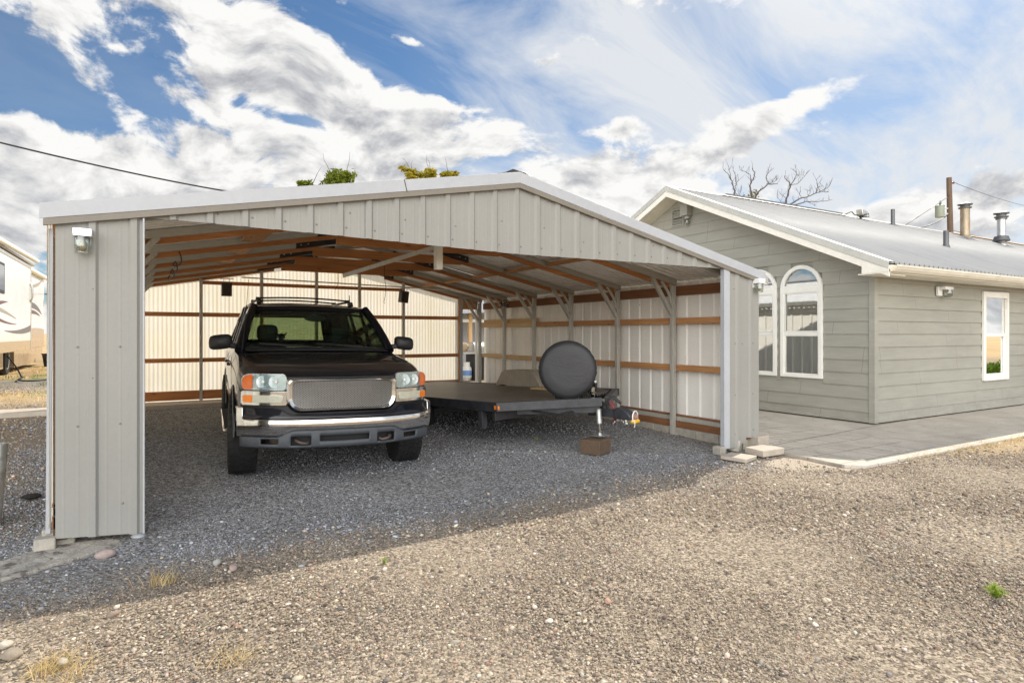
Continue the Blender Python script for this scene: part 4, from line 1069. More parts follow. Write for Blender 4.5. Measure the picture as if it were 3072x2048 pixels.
# ---------------------------------------------------------------- motorhome at the left
def build_rv():
    X0, XS = -3.32, -2.86          # main wall and slide-out wall, both face +x
    GZ = .30
    rv = thing('motorhome', 'white motorhome with slide-out, brown and grey swoosh stripes and tan skirt', 'motorhome', (-4.5, 22, GZ))
    def part(name, mb, mat, parent=None, **k):
        mb.v = [(p[0]+4.5, p[1]-22, p[2]-GZ) for p in mb.v]; return obj(name, mb, mat, parent or rv, **k)
    white = simple('white_gelcoat', (.68,.68,.66), .25, 0, .03, 2, coat=.3)
    tanp = simple('tan_gelcoat', (.36,.265,.165), .3, 0, .05, 3, coat=.2)
    brown = simple('maroon_stripe', (.10,.035,.028), .35, 0, .08, 4); greyd = simple('grey_stripe', (.10,.092,.09), .35, 0, .08, 4); greyl = simple('sand_stripe', (.30,.27,.22), .35, 0, .05, 4)
    mb = MB(); mb.box(X0-2.3, X0, 14.5, 29.3, .95, 3.62); part('body', mb, white, bevel=.06, seg=3)
    mb = MB(); mb.box(X0-.05, XS, 15.2, 22.5, 1.0, 3.38); part('slide_out', mb, white, bevel=.025)
    mb = MB(); mb.box(XS-.09, XS+.012, 22.43, 22.53, 1.0, 3.40); mb.box(XS-.07, XS+.014, 15.2, 22.43, 3.32, 3.40); part('slide_trim', mb, M['silver'], bevel=.006)
    # awnings: rolls along the upper edges
    mb = MB(); mb.tube([(XS+.06,15.0,3.50),(XS+.06,23.2,3.62)], .062, 12); a = part('slide_awning', mb, M['cream'], smooth=50)
    mb = MB(); mb.box(XS-.5, XS+.03, 15.1, 23.0, 3.44, 3.50); part('awning_cover', mb, greyl, a, bevel=.01)
    mb = MB(); mb.tube([(X0+.07,23.2,3.55),(X0+.07,29.2,3.55)], .075, 12); a = part('awning', mb, M['cream'], smooth=50)
    mb = MB(); mb.box(X0-.1, X0+.04, 23.0, 29.3, 3.58, 3.66); part('awning_cover', mb, greyl, a, bevel=.01)
    # window
    mb = MB(); mb.box(XS-.02, XS+.02, 16.3, 18.55, 2.38, 3.10); wn = part('window', mb, M['black_plastic'], bevel=.02, seg=3)
    mb = MB(); mb.box(XS+.018, XS+.024, 16.4, 18.45, 2.45, 3.03); part('pane', mb, glassy('rv_window_glass', (.25,.24,.22), .6, .02, .25), wn)
    mb = MB(); mb.box(XS+.021, XS+.023, 18.0, 18.4, 2.47, 3.0); part('curtain', mb, greyl, wn)
    # skirts, tan band
    mb = MB(); mb.box(X0-.04, XS+.004, 15.2, 22.5, 1.0, 1.265); part('tan_band', mb, tanp, bevel=.004)
    mb = MB(); mb.box(X0-.10, X0+.004, 22.6, 29.28, .98, 1.25)
    part('tan_band', mb, tanp)
    mb = MB(); mb.box(X0-2.25, X0+.01, 23.0, 28.8, .46, .97); part('skirt', mb, tanp, bevel=.01)
    mb = MB(); mb.box(X0-2.25, X0+.01, 14.6, 21.35, .50, .97); part('skirt', mb, tanp, bevel=.01)
    mb = MB(); mb.box(X0-2.2, X0-.45, 21.35, 23.0, .60, .97); part('wheel_well', mb, M['black_plastic'])
    # swooshes
    def swoosh(xp, pts_top, pts_bot, mat):
        mb = MB(); n = 18
        def bez(p, u): a, b_, c_, = p; return ((1-u)**2*a[0]+2*u*(1-u)*b_[0]+u*u*c_[0], (1-u)**2*a[1]+2*u*(1-u)*b_[1]+u*u*c_[1])
        P = [[(xp, *bez(pts_bot, k/n)), (xp, *bez(pts_top, k/n))] for k in range(n+1)]
        mb.grid(P); part('swoosh', mb, mat, solid=.003, fix=False)
    e = XS+.0035
    swoosh(e, [(16.5,1.95),(17.6,2.25),(19.0,2.22)], [(16.5,1.85),(17.7,2.10),(19.0,2.215)], brown)
    swoosh(e, [(16.6,2.10),(18.2,2.10),(20.2,1.83)], [(16.6,2.0),(18.2,1.99),(20.2,1.825)], greyl)
    swoosh(e, [(16.6,2.02),(18.0,1.72),(20.2,1.70)], [(16.6,1.93),(18.0,1.64),(20.2,1.69)], brown)
    swoosh(e, [(18.6,1.53),(20.6,1.50),(22.4,1.70)], [(18.6,1.52),(20.8,1.38),(22.4,1.52)], greyd)
    e = X0+.0035
    swoosh(e, [(25.6,2.50),(27.4,2.60),(28.6,2.18)], [(25.6,2.32),(27.2,2.36),(28.6,2.16)], greyd)
    swoosh(e, [(25.6,2.25),(27.2,2.30),(28.2,2.10)], [(25.6,2.12),(27.0,2.16),(28.2,2.09)], brown)
    swoosh(e, [(25.6,3.05),(27.2,3.15),(28.6,3.42)], [(25.6,3.02),(27.4,2.98),(28.6,3.38)], greyl)
    swoosh(e, [(23.6,1.50),(26.5,1.74),(29.2,1.62)], [(23.6,1.26),(26.5,1.26),(29.2,1.26)], tanp)
    # wheel
    Mx = Matrix.Translation((X0-.16, 22.2, .28+.46)) @ Matrix.Rotation(R(90),4,'Y')
    mb = MB(); mb.lathe([(.27,-.13),(.42,-.14),(.455,-.10),(.46,0),(.455,.10),(.42,.14),(.27,.13)], 30, Mx); wh = part('wheel', mb, M['black_rub'], smooth=40)
    mb = MB(); mb.lathe([(.275,.10),(.285,.135),(.25,.12),(.20,.05),(.12,.06),(.10,.12),(0,.125)], 30, Mx); part('rim', mb, M['silver'], wh, smooth=40)
    mb = MB(); mb.tube([(XS+.01,22.35,2.9),(XS+.06,22.30,2.75),(XS+.06,22.30,2.5),(XS+.01,22.35,2.35)], .025, 8); part('grab_handle', mb, M['silver'], smooth=60)
    mb = MB(); mb.tube([(X0+.02,29.2,2.95),(X0+.30,29.25,2.95)], .02, 6); mb.box(X0+.28, X0+.36, 29.18, 29.32, 2.85, 3.0); part('rear_camera', mb, M['black_plastic'])
build_rv()
mb = MB(); P = []
for k in range(50):
    u = k/49; P.append((-3.0+.9*u+.1*math.sin(u*9), 19.9-1.6*u+.5*math.sin(u*7), .345+(.55*max(0,1-u*6))))
mb.tube(P, .018, 8); single('hose', mb, M['black_rub'], 'black hose lying from the motorhome wheel into the gravel', 'hose', smooth=60)
mb = MB(); mb.lathe([(0,0),(.17,0),(.23,.42),(.25,.43),(.25,.46),(.21,.46),(.16,.04),(0,.04)], 20); o = single('bucket', mb, M['black_plastic'], 'black bucket standing in the tan field behind the motorhome', 'bucket', smooth=40); q = at(150, 1066, 27.0); o.location = (q.x, q.y, .30)

# ---------------------------------------------------------------- pole and wires
pole_xy = at(2847, 533, 15.3)
bx_, by_ = pole_xy.x, pole_xy.y
topz = pole_xy.z
up = thing('utility_pole', 'weathered wooden utility pole with grey transformer behind the house roof', 'utility pole', (bx_, by_, 0))
mb = MB(); mb.tube([(.45,0,0),(.22,0,topz*.5),(0,0,topz)], [.16,.145,.115], 14); obj('pole', mb, M['wood_grey'], up, smooth=50)
tz = at(2828, 623, 15.0).z
mb = MB(); mb.lathe([(0,-.30),(.19,-.30),(.20,-.27),(.20,.22),(.215,.23),(.21,.27),(.10,.30),(0,.30)], 20, Matrix.Translation((-.42,.22,tz))); tr_ = obj('transformer', mb, simple('grey_green_transformer_paint', (.30,.33,.27), .5, 0, .12, 8, spots=(7,.66,(.22,.14,.09))), up, smooth=40)
mb = MB(); mb.lathe([(.03,0),(.055,.03),(.03,.06),(.06,.09),(.03,.12),(.06,.15),(.03,.19),(.05,.22),(0,.24)], 12, Matrix.Translation((-.40,.22,tz+.29)) @ Matrix.Rotation(.25,4,'Y')); obj('bushing', mb, simple('grey_porcelain', (.17,.20,.16), .3), tr_, smooth=40)
mb = MB(); mb.bar((-.05,.03,tz-.12),(-.32,.17,tz-.12),.06,.06); mb.bar((-.05,.03,tz+.14),(-.32,.17,tz+.14),.06,.06); obj('bracket', mb, M['galv'], up)
mb = MB()
Mi = Matrix.Translation((.16,0,topz-.22)) @ Matrix.Rotation(R(86),4,'Y'); mb.lathe([(.012,0),(.012,.10),(.05,.13),(.06,.17),(.02,.19),(.02,.25),(.06,.28),(.05,.33),(.012,.36),(.012,.62)], 12, Mi); obj('insulator', mb, simple('brown_porcelain', (.20,.07,.035), .25), up, smooth=40)
mb = MB()
for k in range(5): mb.tube([(.08,-.0,topz-.35-.35*k),(.24,-.02,topz-.33-.35*k)], .012, 5)
obj('step_bolt', mb, M['galv'], up)
def sagline(a, b_, sag, n=24):
    a = Vector(a); b_ = Vector(b_); return [a.lerp(b_, k/n)-Vector((0,0,sag*4*(k/n)*(1-k/n))) for k in range(n+1)]
def wire(name, a, b_, sag, r, label, bobs=()):
    mb = MB(); mb.tube(sagline(a, b_, sag), r, 6); o = single(name, mb, M['wire'], label, 'cable', 'overhead wires', smooth=60); return o
ptop = Vector((bx_, by_, topz))
wire('overhead_wire', ptop+Vector((.75,0,-.2)), Vector((bx_+45, by_+9, topz+4.5)), .5, .012, 'topmost thin wire running right from the pole insulator')
wire('overhead_wire', ptop+Vector((.15,0,-2.55)), Vector((bx_+45, by_+9, topz+1.3)), .5, .012, 'lower thin wire passing behind the chimney flues')
a = ptop+Vector((-.12,-.1,-.9)); b_ = at(2064*1.306, 527*1.306, 10.6); wire('overhead_wire', a, b_, .02, .014, 'service wire dropping steeply from the pole to the house ridge')
a = Vector((bx_-.5, by_-.2, tz-.22)); b_ = at(2055*1.306, 524*1.306, 10.4); wire('overhead_wire', a, b_, .25, .022, 'thick sagging cable from the transformer to the house ridge')
p0, p1, p2 = at(-160, 388, 14.5), at(330, 505, 14.5), at(675, 573, 14.5)
mb = MB(); P = []
for k in range(41):
    u = -0.2+1.5*k/40; l0 = (u-.5)*(u-1)/.5; l1 = u*(u-1)/-.25; l2 = u*(u-.5)/.5
    P.append(p0*l0+p1*l1+p2*l2)
mb.tube(P, .016, 6); single('overhead_wire', mb, M['wire'], 'single black wire crossing the cloudy sky above the left end of the carport', 'cable', 'overhead wires', smooth=60)

# ---------------------------------------------------------------- trees
def leafmat(name, c1, c2):
    m = bpy.data.materials.new(name); m.use_nodes = True; t = NT(m.node_tree); t.n.clear()
    g = t.N('ShaderNodeNewGeometry'); oi = t.noise(g.outputs['Position'], 2.3, 3, .6); rnd = g.outputs['Random Per Island']
    c = t.mix(t.math('ADD', t.math('MULTIPLY', rnd, .6), t.math('MULTIPLY', oi, .4)), C(*c1), C(*c2))
    d = t.N('ShaderNodeBsdfDiffuse'); t.put(d.inputs[0], c); r_ = t.N('ShaderNodeBsdfTranslucent'); t.put(r_.inputs[0], c)
    mx = t.N('ShaderNodeMixShader'); mx.inputs[0].default_value = .45; t.l.new(d.outputs[0], mx.inputs[1]); t.l.new(r_.outputs[0], mx.inputs[2])
    o = t.N('ShaderNodeOutputMaterial'); t.l.new(mx.outputs[0], o.inputs[0]); return m
bark = simple('grey_brown_bark', (.10,.075,.055), .9, 0, .3, 12, bump=(20,.6,.01))
bark_dead = simple('bare_dead_branch_bark', (.105,.085,.08), .9, 0, .3, 12)
def leaves(mb, c, r, n, size, rs, sc=(1,1,1)):
    for _ in range(n):
        d = Vector((rs.gauss(0,1), rs.gauss(0,1), rs.gauss(0,1))).normalized()*r*(rs.random()**.45)
        p = Vector(c)+Vector((d.x*sc[0], d.y*sc[1], d.z*sc[2]))
        a = Vector((rs.gauss(0,1), rs.gauss(0,1), rs.gauss(0,.7))).normalized(); b_ = a.orthogonal().normalized()
        b_ = (b_*math.cos(rs.random()*6)+a.cross(b_)*math.sin(rs.random()*6)).normalized()
        s = size*rs.uniform(.6,1.35)
        mb.add([p-a*s, p+b_*s*.42, p+a*s, p-b_*s*.42], [(0,1,2,3)])
def leafy_tree(label, x, y, top, clumps, c1, c2, seed, twigs=3, name='leafy_tree', base=None):
    rs = random.Random(seed); z0 = .3 if base is None else base
    th = thing(name, label, 'tree', (x, y, z0))
    mb = MB(); fork = (top-z0)*.35
    mb.tube([(0,0,-.2),(.06,.03,fork*.5),(.0,0,fork)], [.20,.16,.13], 10)
    for cx_, cy_, cz_, r in clumps:
        e = Vector((cx_-x, cy_-y, cz_-z0)); mid = Vector((e.x*.4, e.y*.4, fork+(e.z-fork)*.55))
        mb.tube([(0,0,fork-.05), mid, e], [.09,.05,.018], 7)
    for k in range(twigs):
        cx_, cy_, cz_, r = clumps[k % len(clumps)]; e = Vector((cx_-x, cy_-y, cz_-z0))
        q = e; d = Vector((rs.uniform(-.5,.5), rs.uniform(-.3,.3), 1)).normalized(); P = [q]
        for _ in range(5): d = (d+Vector((rs.uniform(-.35,.35), rs.uniform(-.3,.3), .1))).normalized(); q = q+d*r*.36; P.append(q)
        mb.tube(P, [.014,.012,.010,.008,.006,.004], 5)
    obj('trunk', mb, bark, th, smooth=60)
    mb = MB()
    for cx_, cy_, cz_, r in clumps:
        for _ in range(int(6+10*r)):
            d = Vector((rs.gauss(0,1), rs.gauss(0,1), rs.gauss(0,.8))).normalized()*r*rs.uniform(.35,.95)
            leaves(mb, (cx_-x+d.x, cy_-y+d.y, cz_-z0+d.z), r*.42, int(46), .085, rs, (1,1,.75))
    obj('crown', mb, leafmat(name+'_leaf', c1, c2), th, fix=False)
A1, A2, A3 = at(1000, 530, 22.0), at(938, 528, 22.0), at(1040, 508, 22.0)
leafy_tree('green tree whose top shows over the left slope of the carport roof', 6.0, 22.0, 6.6,
    [(A1.x,22,A1.z-.28,.62),(A2.x,22.1,A2.z-.30,.42),(A3.x,22.2,A3.z-.36,.66),(5.6,22.3,5.6,.9),(6.6,22.2,5.3,.9)], (.07,.11,.015), (.24,.27,.04), 3)
B1, B2, B3 = at(1232, 496, 23.0), at(1290, 496, 23.0), at(1352, 490, 23.0)
leafy_tree('yellow-green tree whose top shows just left of the carport roof peak', 10.0, 23.0, 6.6,
    [(B1.x,23,B1.z-.32,.40),(B2.x,23.1,B2.z-.40,.46),(B3.x,23.2,B3.z-.42,.42),(9.8,23.2,6.3,.9),(10.7,23.1,6.2,.9)], (.20,.18,.02), (.46,.38,.05), 5, twigs=7)
# bare tree behind the house: limbs traced along their forks
DT = 18.5
def cr(x, y, dy=0.0): return at(2080+x/3.734, 480+y/3.734, DT+dy)
limbs = [
 ([(700,900,0),(690,470,0),(655,400,0),(640,330,.1),(640,270,.2),(670,220,.2),(690,150,.3),(665,95,.3)], .05, .012),
 ([(650,230,.2),(630,165,.3),(570,128,.4),(525,112,.4)], .018, .006),
 ([(700,900,0),(680,465,-.1),(730,360,-.2),(800,300,-.3),(840,270,-.3),(900,268,-.4),(945,270,-.4)], .045, .008),
 ([(840,270,-.3),(815,190,-.3),(850,130,-.4),(900,90,-.4)], .018, .005),
 ([(850,268,-.3),(910,245,-.2),(935,228,-.2)], .010, .004),
 ([(560,900,.3),(465,440,.3),(460,350,.3),(440,290,.3),(425,220,.4),(380,150,.5),(340,112,.5)], .036, .006),
 ([(460,340,.3),(480,260,.3),(470,170,.2),(430,70,.2)], .020, .005),
 ([(425,220,.4),(405,120,.5),(390,60,.5)], .012, .004),
 ([(470,270,.3),(505,240,.2),(500,190,.2)], .010, .004),
 ([(465,360,.3),(500,400,.3),(545,440,.2)], .012, .006),
 ([(530,440,.2),(525,380,.2),(535,330,.2)], .012, .004),
 ([(1060,900,0),(1030,525,0),(1050,420,.1),(1070,340,.1),(1090,290,.2),(1070,245,.2),(1030,210,.2),(1025,175,.3)], .05, .010),
 ([(1090,290,.2),(1130,220,.2),(1160,160,.1),(1150,122,.1)], .024, .006),
 ([(1100,285,.2),(1165,265,.3),(1210,225,.3),(1240,190,.3),(1275,150,.3)], .016, .004),
 ([(1160,170,.1),(1190,175,.1),(1225,160,.1)], .008, .003),
 ([(1060,900,0),(1045,520,-.1),(1130,470,-.2),(1210,430,-.3),(1290,410,-.3),(1370,370,-.4),(1440,360,-.4),(1520,358,-.4)], .045, .006),
 ([(1370,370,-.4),(1395,310,-.4),(1380,260,-.3),(1385,215,-.3)], .022, .005),
 ([(1390,300,-.4),(1440,300,-.4),(1415,250,-.4)], .010, .003),
 ([(1400,365,-.4),(1470,330,-.5),(1510,310,-.5),(1530,280,-.5)], .014, .004),
 ([(1080,520,-.1),(1180,490,-.3),(1270,465,-.3),(1380,470,-.5),(1480,460,-.5),(1560,448,-.5)], .030, .005),
 ([(1270,465,-.3),(1330,490,-.3),(1380,520,-.3)], .012, .003),
 ([(1290,410,-.3),(1310,340,-.3),(1300,300,-.3)], .012, .003),
 ([(1050,430,.1),(1000,400,.2),(960,350,.2)], .014, .004), ([(1040,480,.1),(980,470,.2),(940,420,.2)], .012, .004), ([(1210,430,-.3),(1190,380,-.3),(1200,350,-.3)], .010, .003)]
dt = thing('bare_tree', 'dead leafless tree with forked grey limbs standing behind the house ridge', 'tree', tuple(cr(870, 1500)))
dt.location.z = 0
b0 = dt.location
mb = MB(); rs = random.Random(2)
j1 = cr(700,900)-b0; j2 = cr(1060,900)-b0; j3 = cr(560,900,.3)-b0
foot = Vector((0,0,0)); f1_ = Vector((0,0,2.2))
for j in (j1, j2, j3): mb.tube([foot, f1_, f1_.lerp(j,.6)+Vector((0,0,.2)), j], [.24,.19,.11,.05], 10)
obj('trunk', mb, bark_dead, dt, smooth=60)
mb = MB()
for L, r0, r1 in limbs:
    P = [cr(*q)-b0 for q in L]; Q = []
    for p, q in zip(P, P[1:]):
        for k in range(4): Q.append(p.lerp(q, k/4)+Vector((rs.uniform(-.02,.02), rs.uniform(-.03,.03), rs.uniform(-.02,.02))))
    Q.append(P[-1]); n = len(Q)
    mb.tube(Q, [max(.006, (r0*1.05)*(1-k/n)+r1*1.2*k/n) for k in range(n)], 6)
    for k in range(4 if len(L) > 4 else 2, n):        # fine twigs
        if rs.random() < .55:
            d = (Q[k]-Q[k-1]).normalized(); s = Vector((rs.uniform(-1,1), rs.uniform(-.6,.6), rs.uniform(0,1.0))).normalized()
            q = Q[k]; T = [q]; dd = (d*.5+s).normalized(); ln = rs.uniform(.07,.22)
            for _ in range(4): dd = (dd+Vector((rs.uniform(-.3,.3), rs.uniform(-.3,.3), .12))).normalized(); q = q+dd*ln*.55; T.append(q)
            mb.tube(T, [.008,.007,.006,.005,.004], 4)
            if rs.random() < .6:
                e = T[2]; d3 = (dd+Vector((rs.uniform(-1,1), 0, rs.uniform(-.3,.7)))).normalized(); mb.tube([e, e+d3*ln*.6, e+d3*ln*1.1+Vector((0,0,.03))], [.006,.005,.003], 4)
obj('limbs', mb, bark_dead, dt, smooth=60)
mb = MB()
for (x_, y_, r_, n) in ((640,430,.22,40),(690,385,.22,46),(600,420,.18,26),(530,440,.14,20),(350,405,.13,26),(700,360,.12,18)): leaves(mb, cr(x_,y_,-.1)-b0, r_, n, .055, rs)
obj('leaf_sprouts', mb, leafmat('bare_tree_leaf', (.10,.11,.02), (.26,.22,.05)), dt, fix=False)
# scrub and tree out to the right, which the mirrored side window shows
rs = random.Random(9)
sh = thing('green_shrub', 'low green shrub out of the frame that the side window mirrors', 'shrub', (21.2, 2.6, 0))
mb = MB(); 
for k in range(7): mb.tube([(0,0,0),(rs.uniform(-.3,.3),rs.uniform(-.3,.3),.3),(rs.uniform(-.7,.7),rs.uniform(-.5,.5),.5)], [.02,.014,.006], 5)
obj('stem', mb, bark, sh)
mb = MB()
for k in range(26): leaves(mb, (rs.uniform(-.9,.9), rs.uniform(-.5,.5), rs.uniform(.12,.5)), .22, 60, .05, rs)
obj('foliage', mb, leafmat('shrub_leaf', (.06,.12,.015), (.15,.24,.035)), sh, fix=False)
leafy_tree('pine-like tree far to the right that only shows mirrored in the side window', 40.5, -9.0, 7.0, [(40+rs.uniform(-2.2,1.5), -9+rs.uniform(-1,1), z, .8) for z in (1.8,2.4,3.0,3.4,4.2,5.0,6.0)]+[(42.4,-9.4,2.2,.7)], (.05,.09,.015), (.12,.17,.03), 12, name='far_tree', base=0)

# ---------------------------------------------------------------- back patio seen through the rear doorway
pa = thing('patio_cover', 'pale ribbed patio wall and roof with timber post behind the carport doorway', 'patio cover', (8.0, 16.5, .2))
def pp(name, mb, mat, **k):
    mb.v = [(p[0]-8.0, p[1]-16.5, p[2]-.2) for p in mb.v]; return obj(name, mb, mat, pa, **k)
mb = MB(); rib_wall_x(mb, 6.4, 9.7, 17.2, lambda x: .2, lambda x: 2.6, .1); pp('wall_sheet', mb, M['trim'], solid=.002)
mb = MB(); mb.box(8.03, 8.13, 16.0, 16.1, .2, 2.3); pp('post', mb, M['wood_pale'])
mb = MB(); mb.box(6.4, 9.7, 16.02, 16.08, 1.78, 1.87); pp('beam', mb, M['cream'])
mb = MB(); mb.box(6.4, 9.7, 15.6, 17.2, 2.05, 2.09); mb.prism([(6.5,1.96),(9.5,2.12),(9.5,2.18),(6.5,2.02)], 'y', 15.55, 15.6); pp('roof', mb, M['trim'])
struct('patio_slab', MB().box(6.02, 9.80, 12.5, 17.4, .0, .225), M['concrete'], bevel=.01)
bq = thing('gas_grill', 'black gas grill with silver hood on the patio beyond the doorway', 'grill', (7.42, 14.5, .225))
mb = MB(); mb.box(-.12,.42,-.22,.25,.06,.70); obj('cabinet', mb, M['black_plastic'], bq, bevel=.01)
mb = MB(); mb.box(-.42,.45,-.25,.28,.70,.755); obj('shelf', mb, M['silver'], bq, bevel=.008)
mb = MB(); mb.prism([(-.22,.755),(.25,.755),(.25,.90),(.15,1.0),(-.10,1.0),(-.22,.90)], 'x', -.10, .44); hd = obj('hood', mb, M['silver'], bq, bevel=.015)
mb = MB(); mb.tube([(.02,-.26,.84),(.34,-.26,.84)], .014, 8); obj('handle', mb, M['chrome'], hd, smooth=60)
for x in (-.12,.42):
    mb = MB(); mb.lathe([(0,-.03),(.08,-.03),(.085,0),(.08,.03),(0,.03)], 16, Matrix.Translation((x,-.22,.083)) @ Matrix.Rotation(R(90),4,'Y')); obj('wheel', mb, M['black_rub'], bq, smooth=40)
mb = MB(); mb.ball((0,0,.13), .13, 14, 10, (1,.7,1)); o = single('covered_bundle', mb, simple('tan_canvas', (.40,.30,.19), .9, 0, .2, 14, bump=(18,.6,.02)), 'round tan bundle set on the grill shelf left of its hood', 'bundle', smooth=80); o.location = (7.13, 14.5, .225+.745)
pt = thing('propane_tank', 'white propane tank with blue label below the grill shelf', 'propane tank', (7.165, 14.42, .225))
mb = MB(); mb.lathe([(0,.03),(.07,.03),(.115,.07),(.13,.11),(.13,.30),(.115,.36),(.06,.40),(0,.405)], 22); obj('body', mb, M['white_plastic'], pt, smooth=50)
mb = MB(); mb.lathe([(.1302,.15),(.1318,.15),(.1318,.28),(.1302,.28)], 22, close=True); obj('sleeve_label', mb, simple('blue_white_label', (.16,.30,.62), .35, 0, .35, 16), pt, smooth=50)
mb = MB(); mb.lathe([(.08,.37),(.085,.37),(.085,.49),(.08,.49)], 18, close=True); mb.lathe([(.09,0),(.095,0),(.095,.05),(.09,.05)], 18, close=True); obj('collar', mb, M['white_plastic'], pt, smooth=40)
mb = MB(); mb.lathe([(0,.40),(.02,.40),(.02,.46),(.04,.47),(.04,.485),(0,.485)], 10); obj('valve', mb, M['black_plastic'], pt)
# covered kettle beside the carport's outer wall (the arched windows mirror it)
# ---------------------------------------------------------------- flatbed trailer
tl = thing('flatbed_trailer', 'black flatbed car trailer with checker-plate deck, pointed front frame and spare wheel', 'trailer', (4.70, 6.62, .0))
tl.rotation_euler = (R(-2.0), R(-1.5), R(8))          # its nose swings towards +x
TI = (Matrix.Translation(tl.location) @ tl.rotation_euler.to_matrix().to_4x4())
ZD = .65
HW = 1.06
def tp_(name, mb, mat, parent=None, **k): return obj(name, mb, mat, parent or tl, **k)
# local: x across, y back from the front corners (front corners at y=0), nose at y=-.70
m, t, b, oc, pos = newmat('checker_plate')
v = t.mapping(oc, scale=(1,1,1)); ox, oy, oz = t.sep(oc)
u1 = t.math('ADD', ox, oy); u2 = t.math('SUBTRACT', ox, oy)
q = .042
def cell(c): return t.math('SUBTRACT', t.math('FRACT', t.math('DIVIDE', c, q)), .5)
par = t.math('MODULO', t.math('ADD', t.math('FLOOR', t.math('DIVIDE', u1, q)), t.math('FLOOR', t.math('DIVIDE', u2, q))), 2.0)
par = t.math('ABSOLUTE', par)
c1, c2 = cell(u1), cell(u2)
def bar_(a, b2): 
    d = t.math('ADD', t.math('POWER', t.math('DIVIDE', a, .42), 2.0), t.math('POWER', t.math('DIVIDE', b2, .14), 2.0)); return t.mr(d, .6, 1.1, 1, 0)
tread = t.math('ADD', t.math('MULTIPLY', bar_(c1, c2), par), t.math('MULTIPLY', bar_(c2, c1), t.math('SUBTRACT', 1.0, par)))
dn = t.noise(oc, 2.2, 5, .65)
cc = t.mix(tread, t.mix(t.mr(dn, .35, .65), C(.04,.036,.032), C(.11,.093,.077)), C(.36,.32,.27))
t.put(b.inputs['Base Color'], cc); b.inputs['Roughness'].default_value = .42; b.inputs['Metallic'].default_value = .3
t.put(b.inputs['Normal'], t.bump(tread, .8, .003)); M['checker'] = m
LD = 4.6
mb = MB(); mb.box(-HW+.06, HW-.06, .03, LD, ZD-.03, ZD-.006)
mb.prism([(-HW+.10,.029),(HW-.10,.029),(.55,-.27),(-.35,-.40),(-.55,-.30)], 'z', ZD-.030, ZD-.007); deck = tp_('deck', mb, M['checker'])
mb = MB()
for x in (-HW+.03, HW-.03): mb.box(x-.03, x+.03, .0, LD, ZD-.115, ZD)
for y in (.03, 1.5, 3.0, LD-.03): mb.box(-HW+.06, HW-.06, y-.03, y+.03, ZD-.115, ZD-.031)
tp_('side_rail', mb, M['black_paint'], bevel=.004)
NX, NY = .06, -.70
mb = MB()
for s in (-1, 1):
    mb.bar((s*(HW-.0), .02, ZD-.052), (NX+s*.05, NY, ZD-.052), .07, .105)
    mb.bar((s*(HW-.2), .25, ZD-.145), (NX+s*.05, NY+.03, ZD-.145), .06, .08)
tp_('nose_frame', mb, M['black_paint'], bevel=.005)
mb = MB(); mb.box(HW-.55, HW+.03, -.03, .03, ZD-.10, ZD+.0); tp_('nose_frame', mb, M['black_paint'], bevel=.004)
mb = MB(); mb.box(-HW+.0, -.25, .05, .11, ZD-.22, ZD-.118); tp_('crossbar', mb, M['dark_steel'], bevel=.004); mb = MB(); mb.box(-HW+.02,-HW+.10,.35,.43,ZD-.34,ZD-.115); tp_('bracket', mb, M['black_paint'], bevel=.004)
# coupler
mb = MB(); mb.bar((NX,NY+.25,ZD-.19),(NX+.02,NY-.22,ZD-.19),.10,.09); cp_ = tp_('coupler', mb, M['black_paint'], bevel=.008)
mb = MB(); mb.prism([(NY-.42,ZD-.25),(NY-.20,ZD-.25),(NY-.16,ZD-.14),(NY-.26,ZD-.10),(NY-.38,ZD-.15),(NY-.43,ZD-.20)], 'x', NX-.045, NX+.065); obj('coupler_head', mb, M['black_paint'], cp_, bevel=.015)
mb = MB(); mb.tube([(NX+.0,NY-.05,ZD-.13),(NX-.02,NY-.05,ZD-.02),(NX+.05,NY-.10,ZD+.0),(NX+.12,NY-.16,ZD-.08)], .018, 8); obj('latch', mb, M['black_plastic'], cp_, smooth=60)
# jack
JX, JY = -.07, NY-.02
mb = MB(); mb.lathe([(0,.52),(.032,.52),(.032,.40),(.036,.395),(.036,.345),(.03,.34),(0,.34)], 16, Matrix.Translation((JX,JY,0))); jk = tp_('jack', mb, M['galv'], smooth=40)
mb = MB(); mb.lathe([(0,.36),(.012,.36),(.012,.212),(0,.212)], 12, Matrix.Translation((JX,JY,0))); obj('jack_screw', mb, M['chrome'], jk, smooth=40)
mb = MB(); mb.box(JX-.09,JX+.09,JY-.07,JY+.07,.197,.204); mb.lathe([(0,.204),(.035,.204),(.02,.235),(0,.24)], 12, Matrix.Translation((JX,JY,0))); obj('jack_foot', mb, M['galv'], jk)
# chains
def chain(pts, label_r=.006):
    mb = MB()
    pts = [Vector(p) for p in pts]
    for i in range(len(pts)-1):
        a, b_ = pts[i], pts[i+1]; n = max(2, int((b_-a).length/.028))
        for k in range(n):
            p = a.lerp(b_, (k+.5)/n); ax_ = Vector((1,0,0)) if k % 2 else Vector((0,1,0)); d = (b_-a).normalized()
            L = []
            for j in range(9):
                an = 2*PI*j/8; L.append(p+d*math.cos(an)*.02+ax_*math.sin(an)*.010)
            mb.tube(L, .0038, 5, cap=False)
    tp_('safety_chain', mb, M['chrome'], smooth=60)
chain([(NX+.10,NY-.05,ZD-.10),(NX+.03,NY-.12,ZD-.30),(NX+.02,NY-.10,ZD-.34)])
chain([(NX+.13,NY-.10,ZD-.22),(NX+.20,NY-.12,ZD-.34),(NX+.27,NY-.10,ZD-.36),(NX+.30,NY-.06,ZD-.22)])
mb = MB()
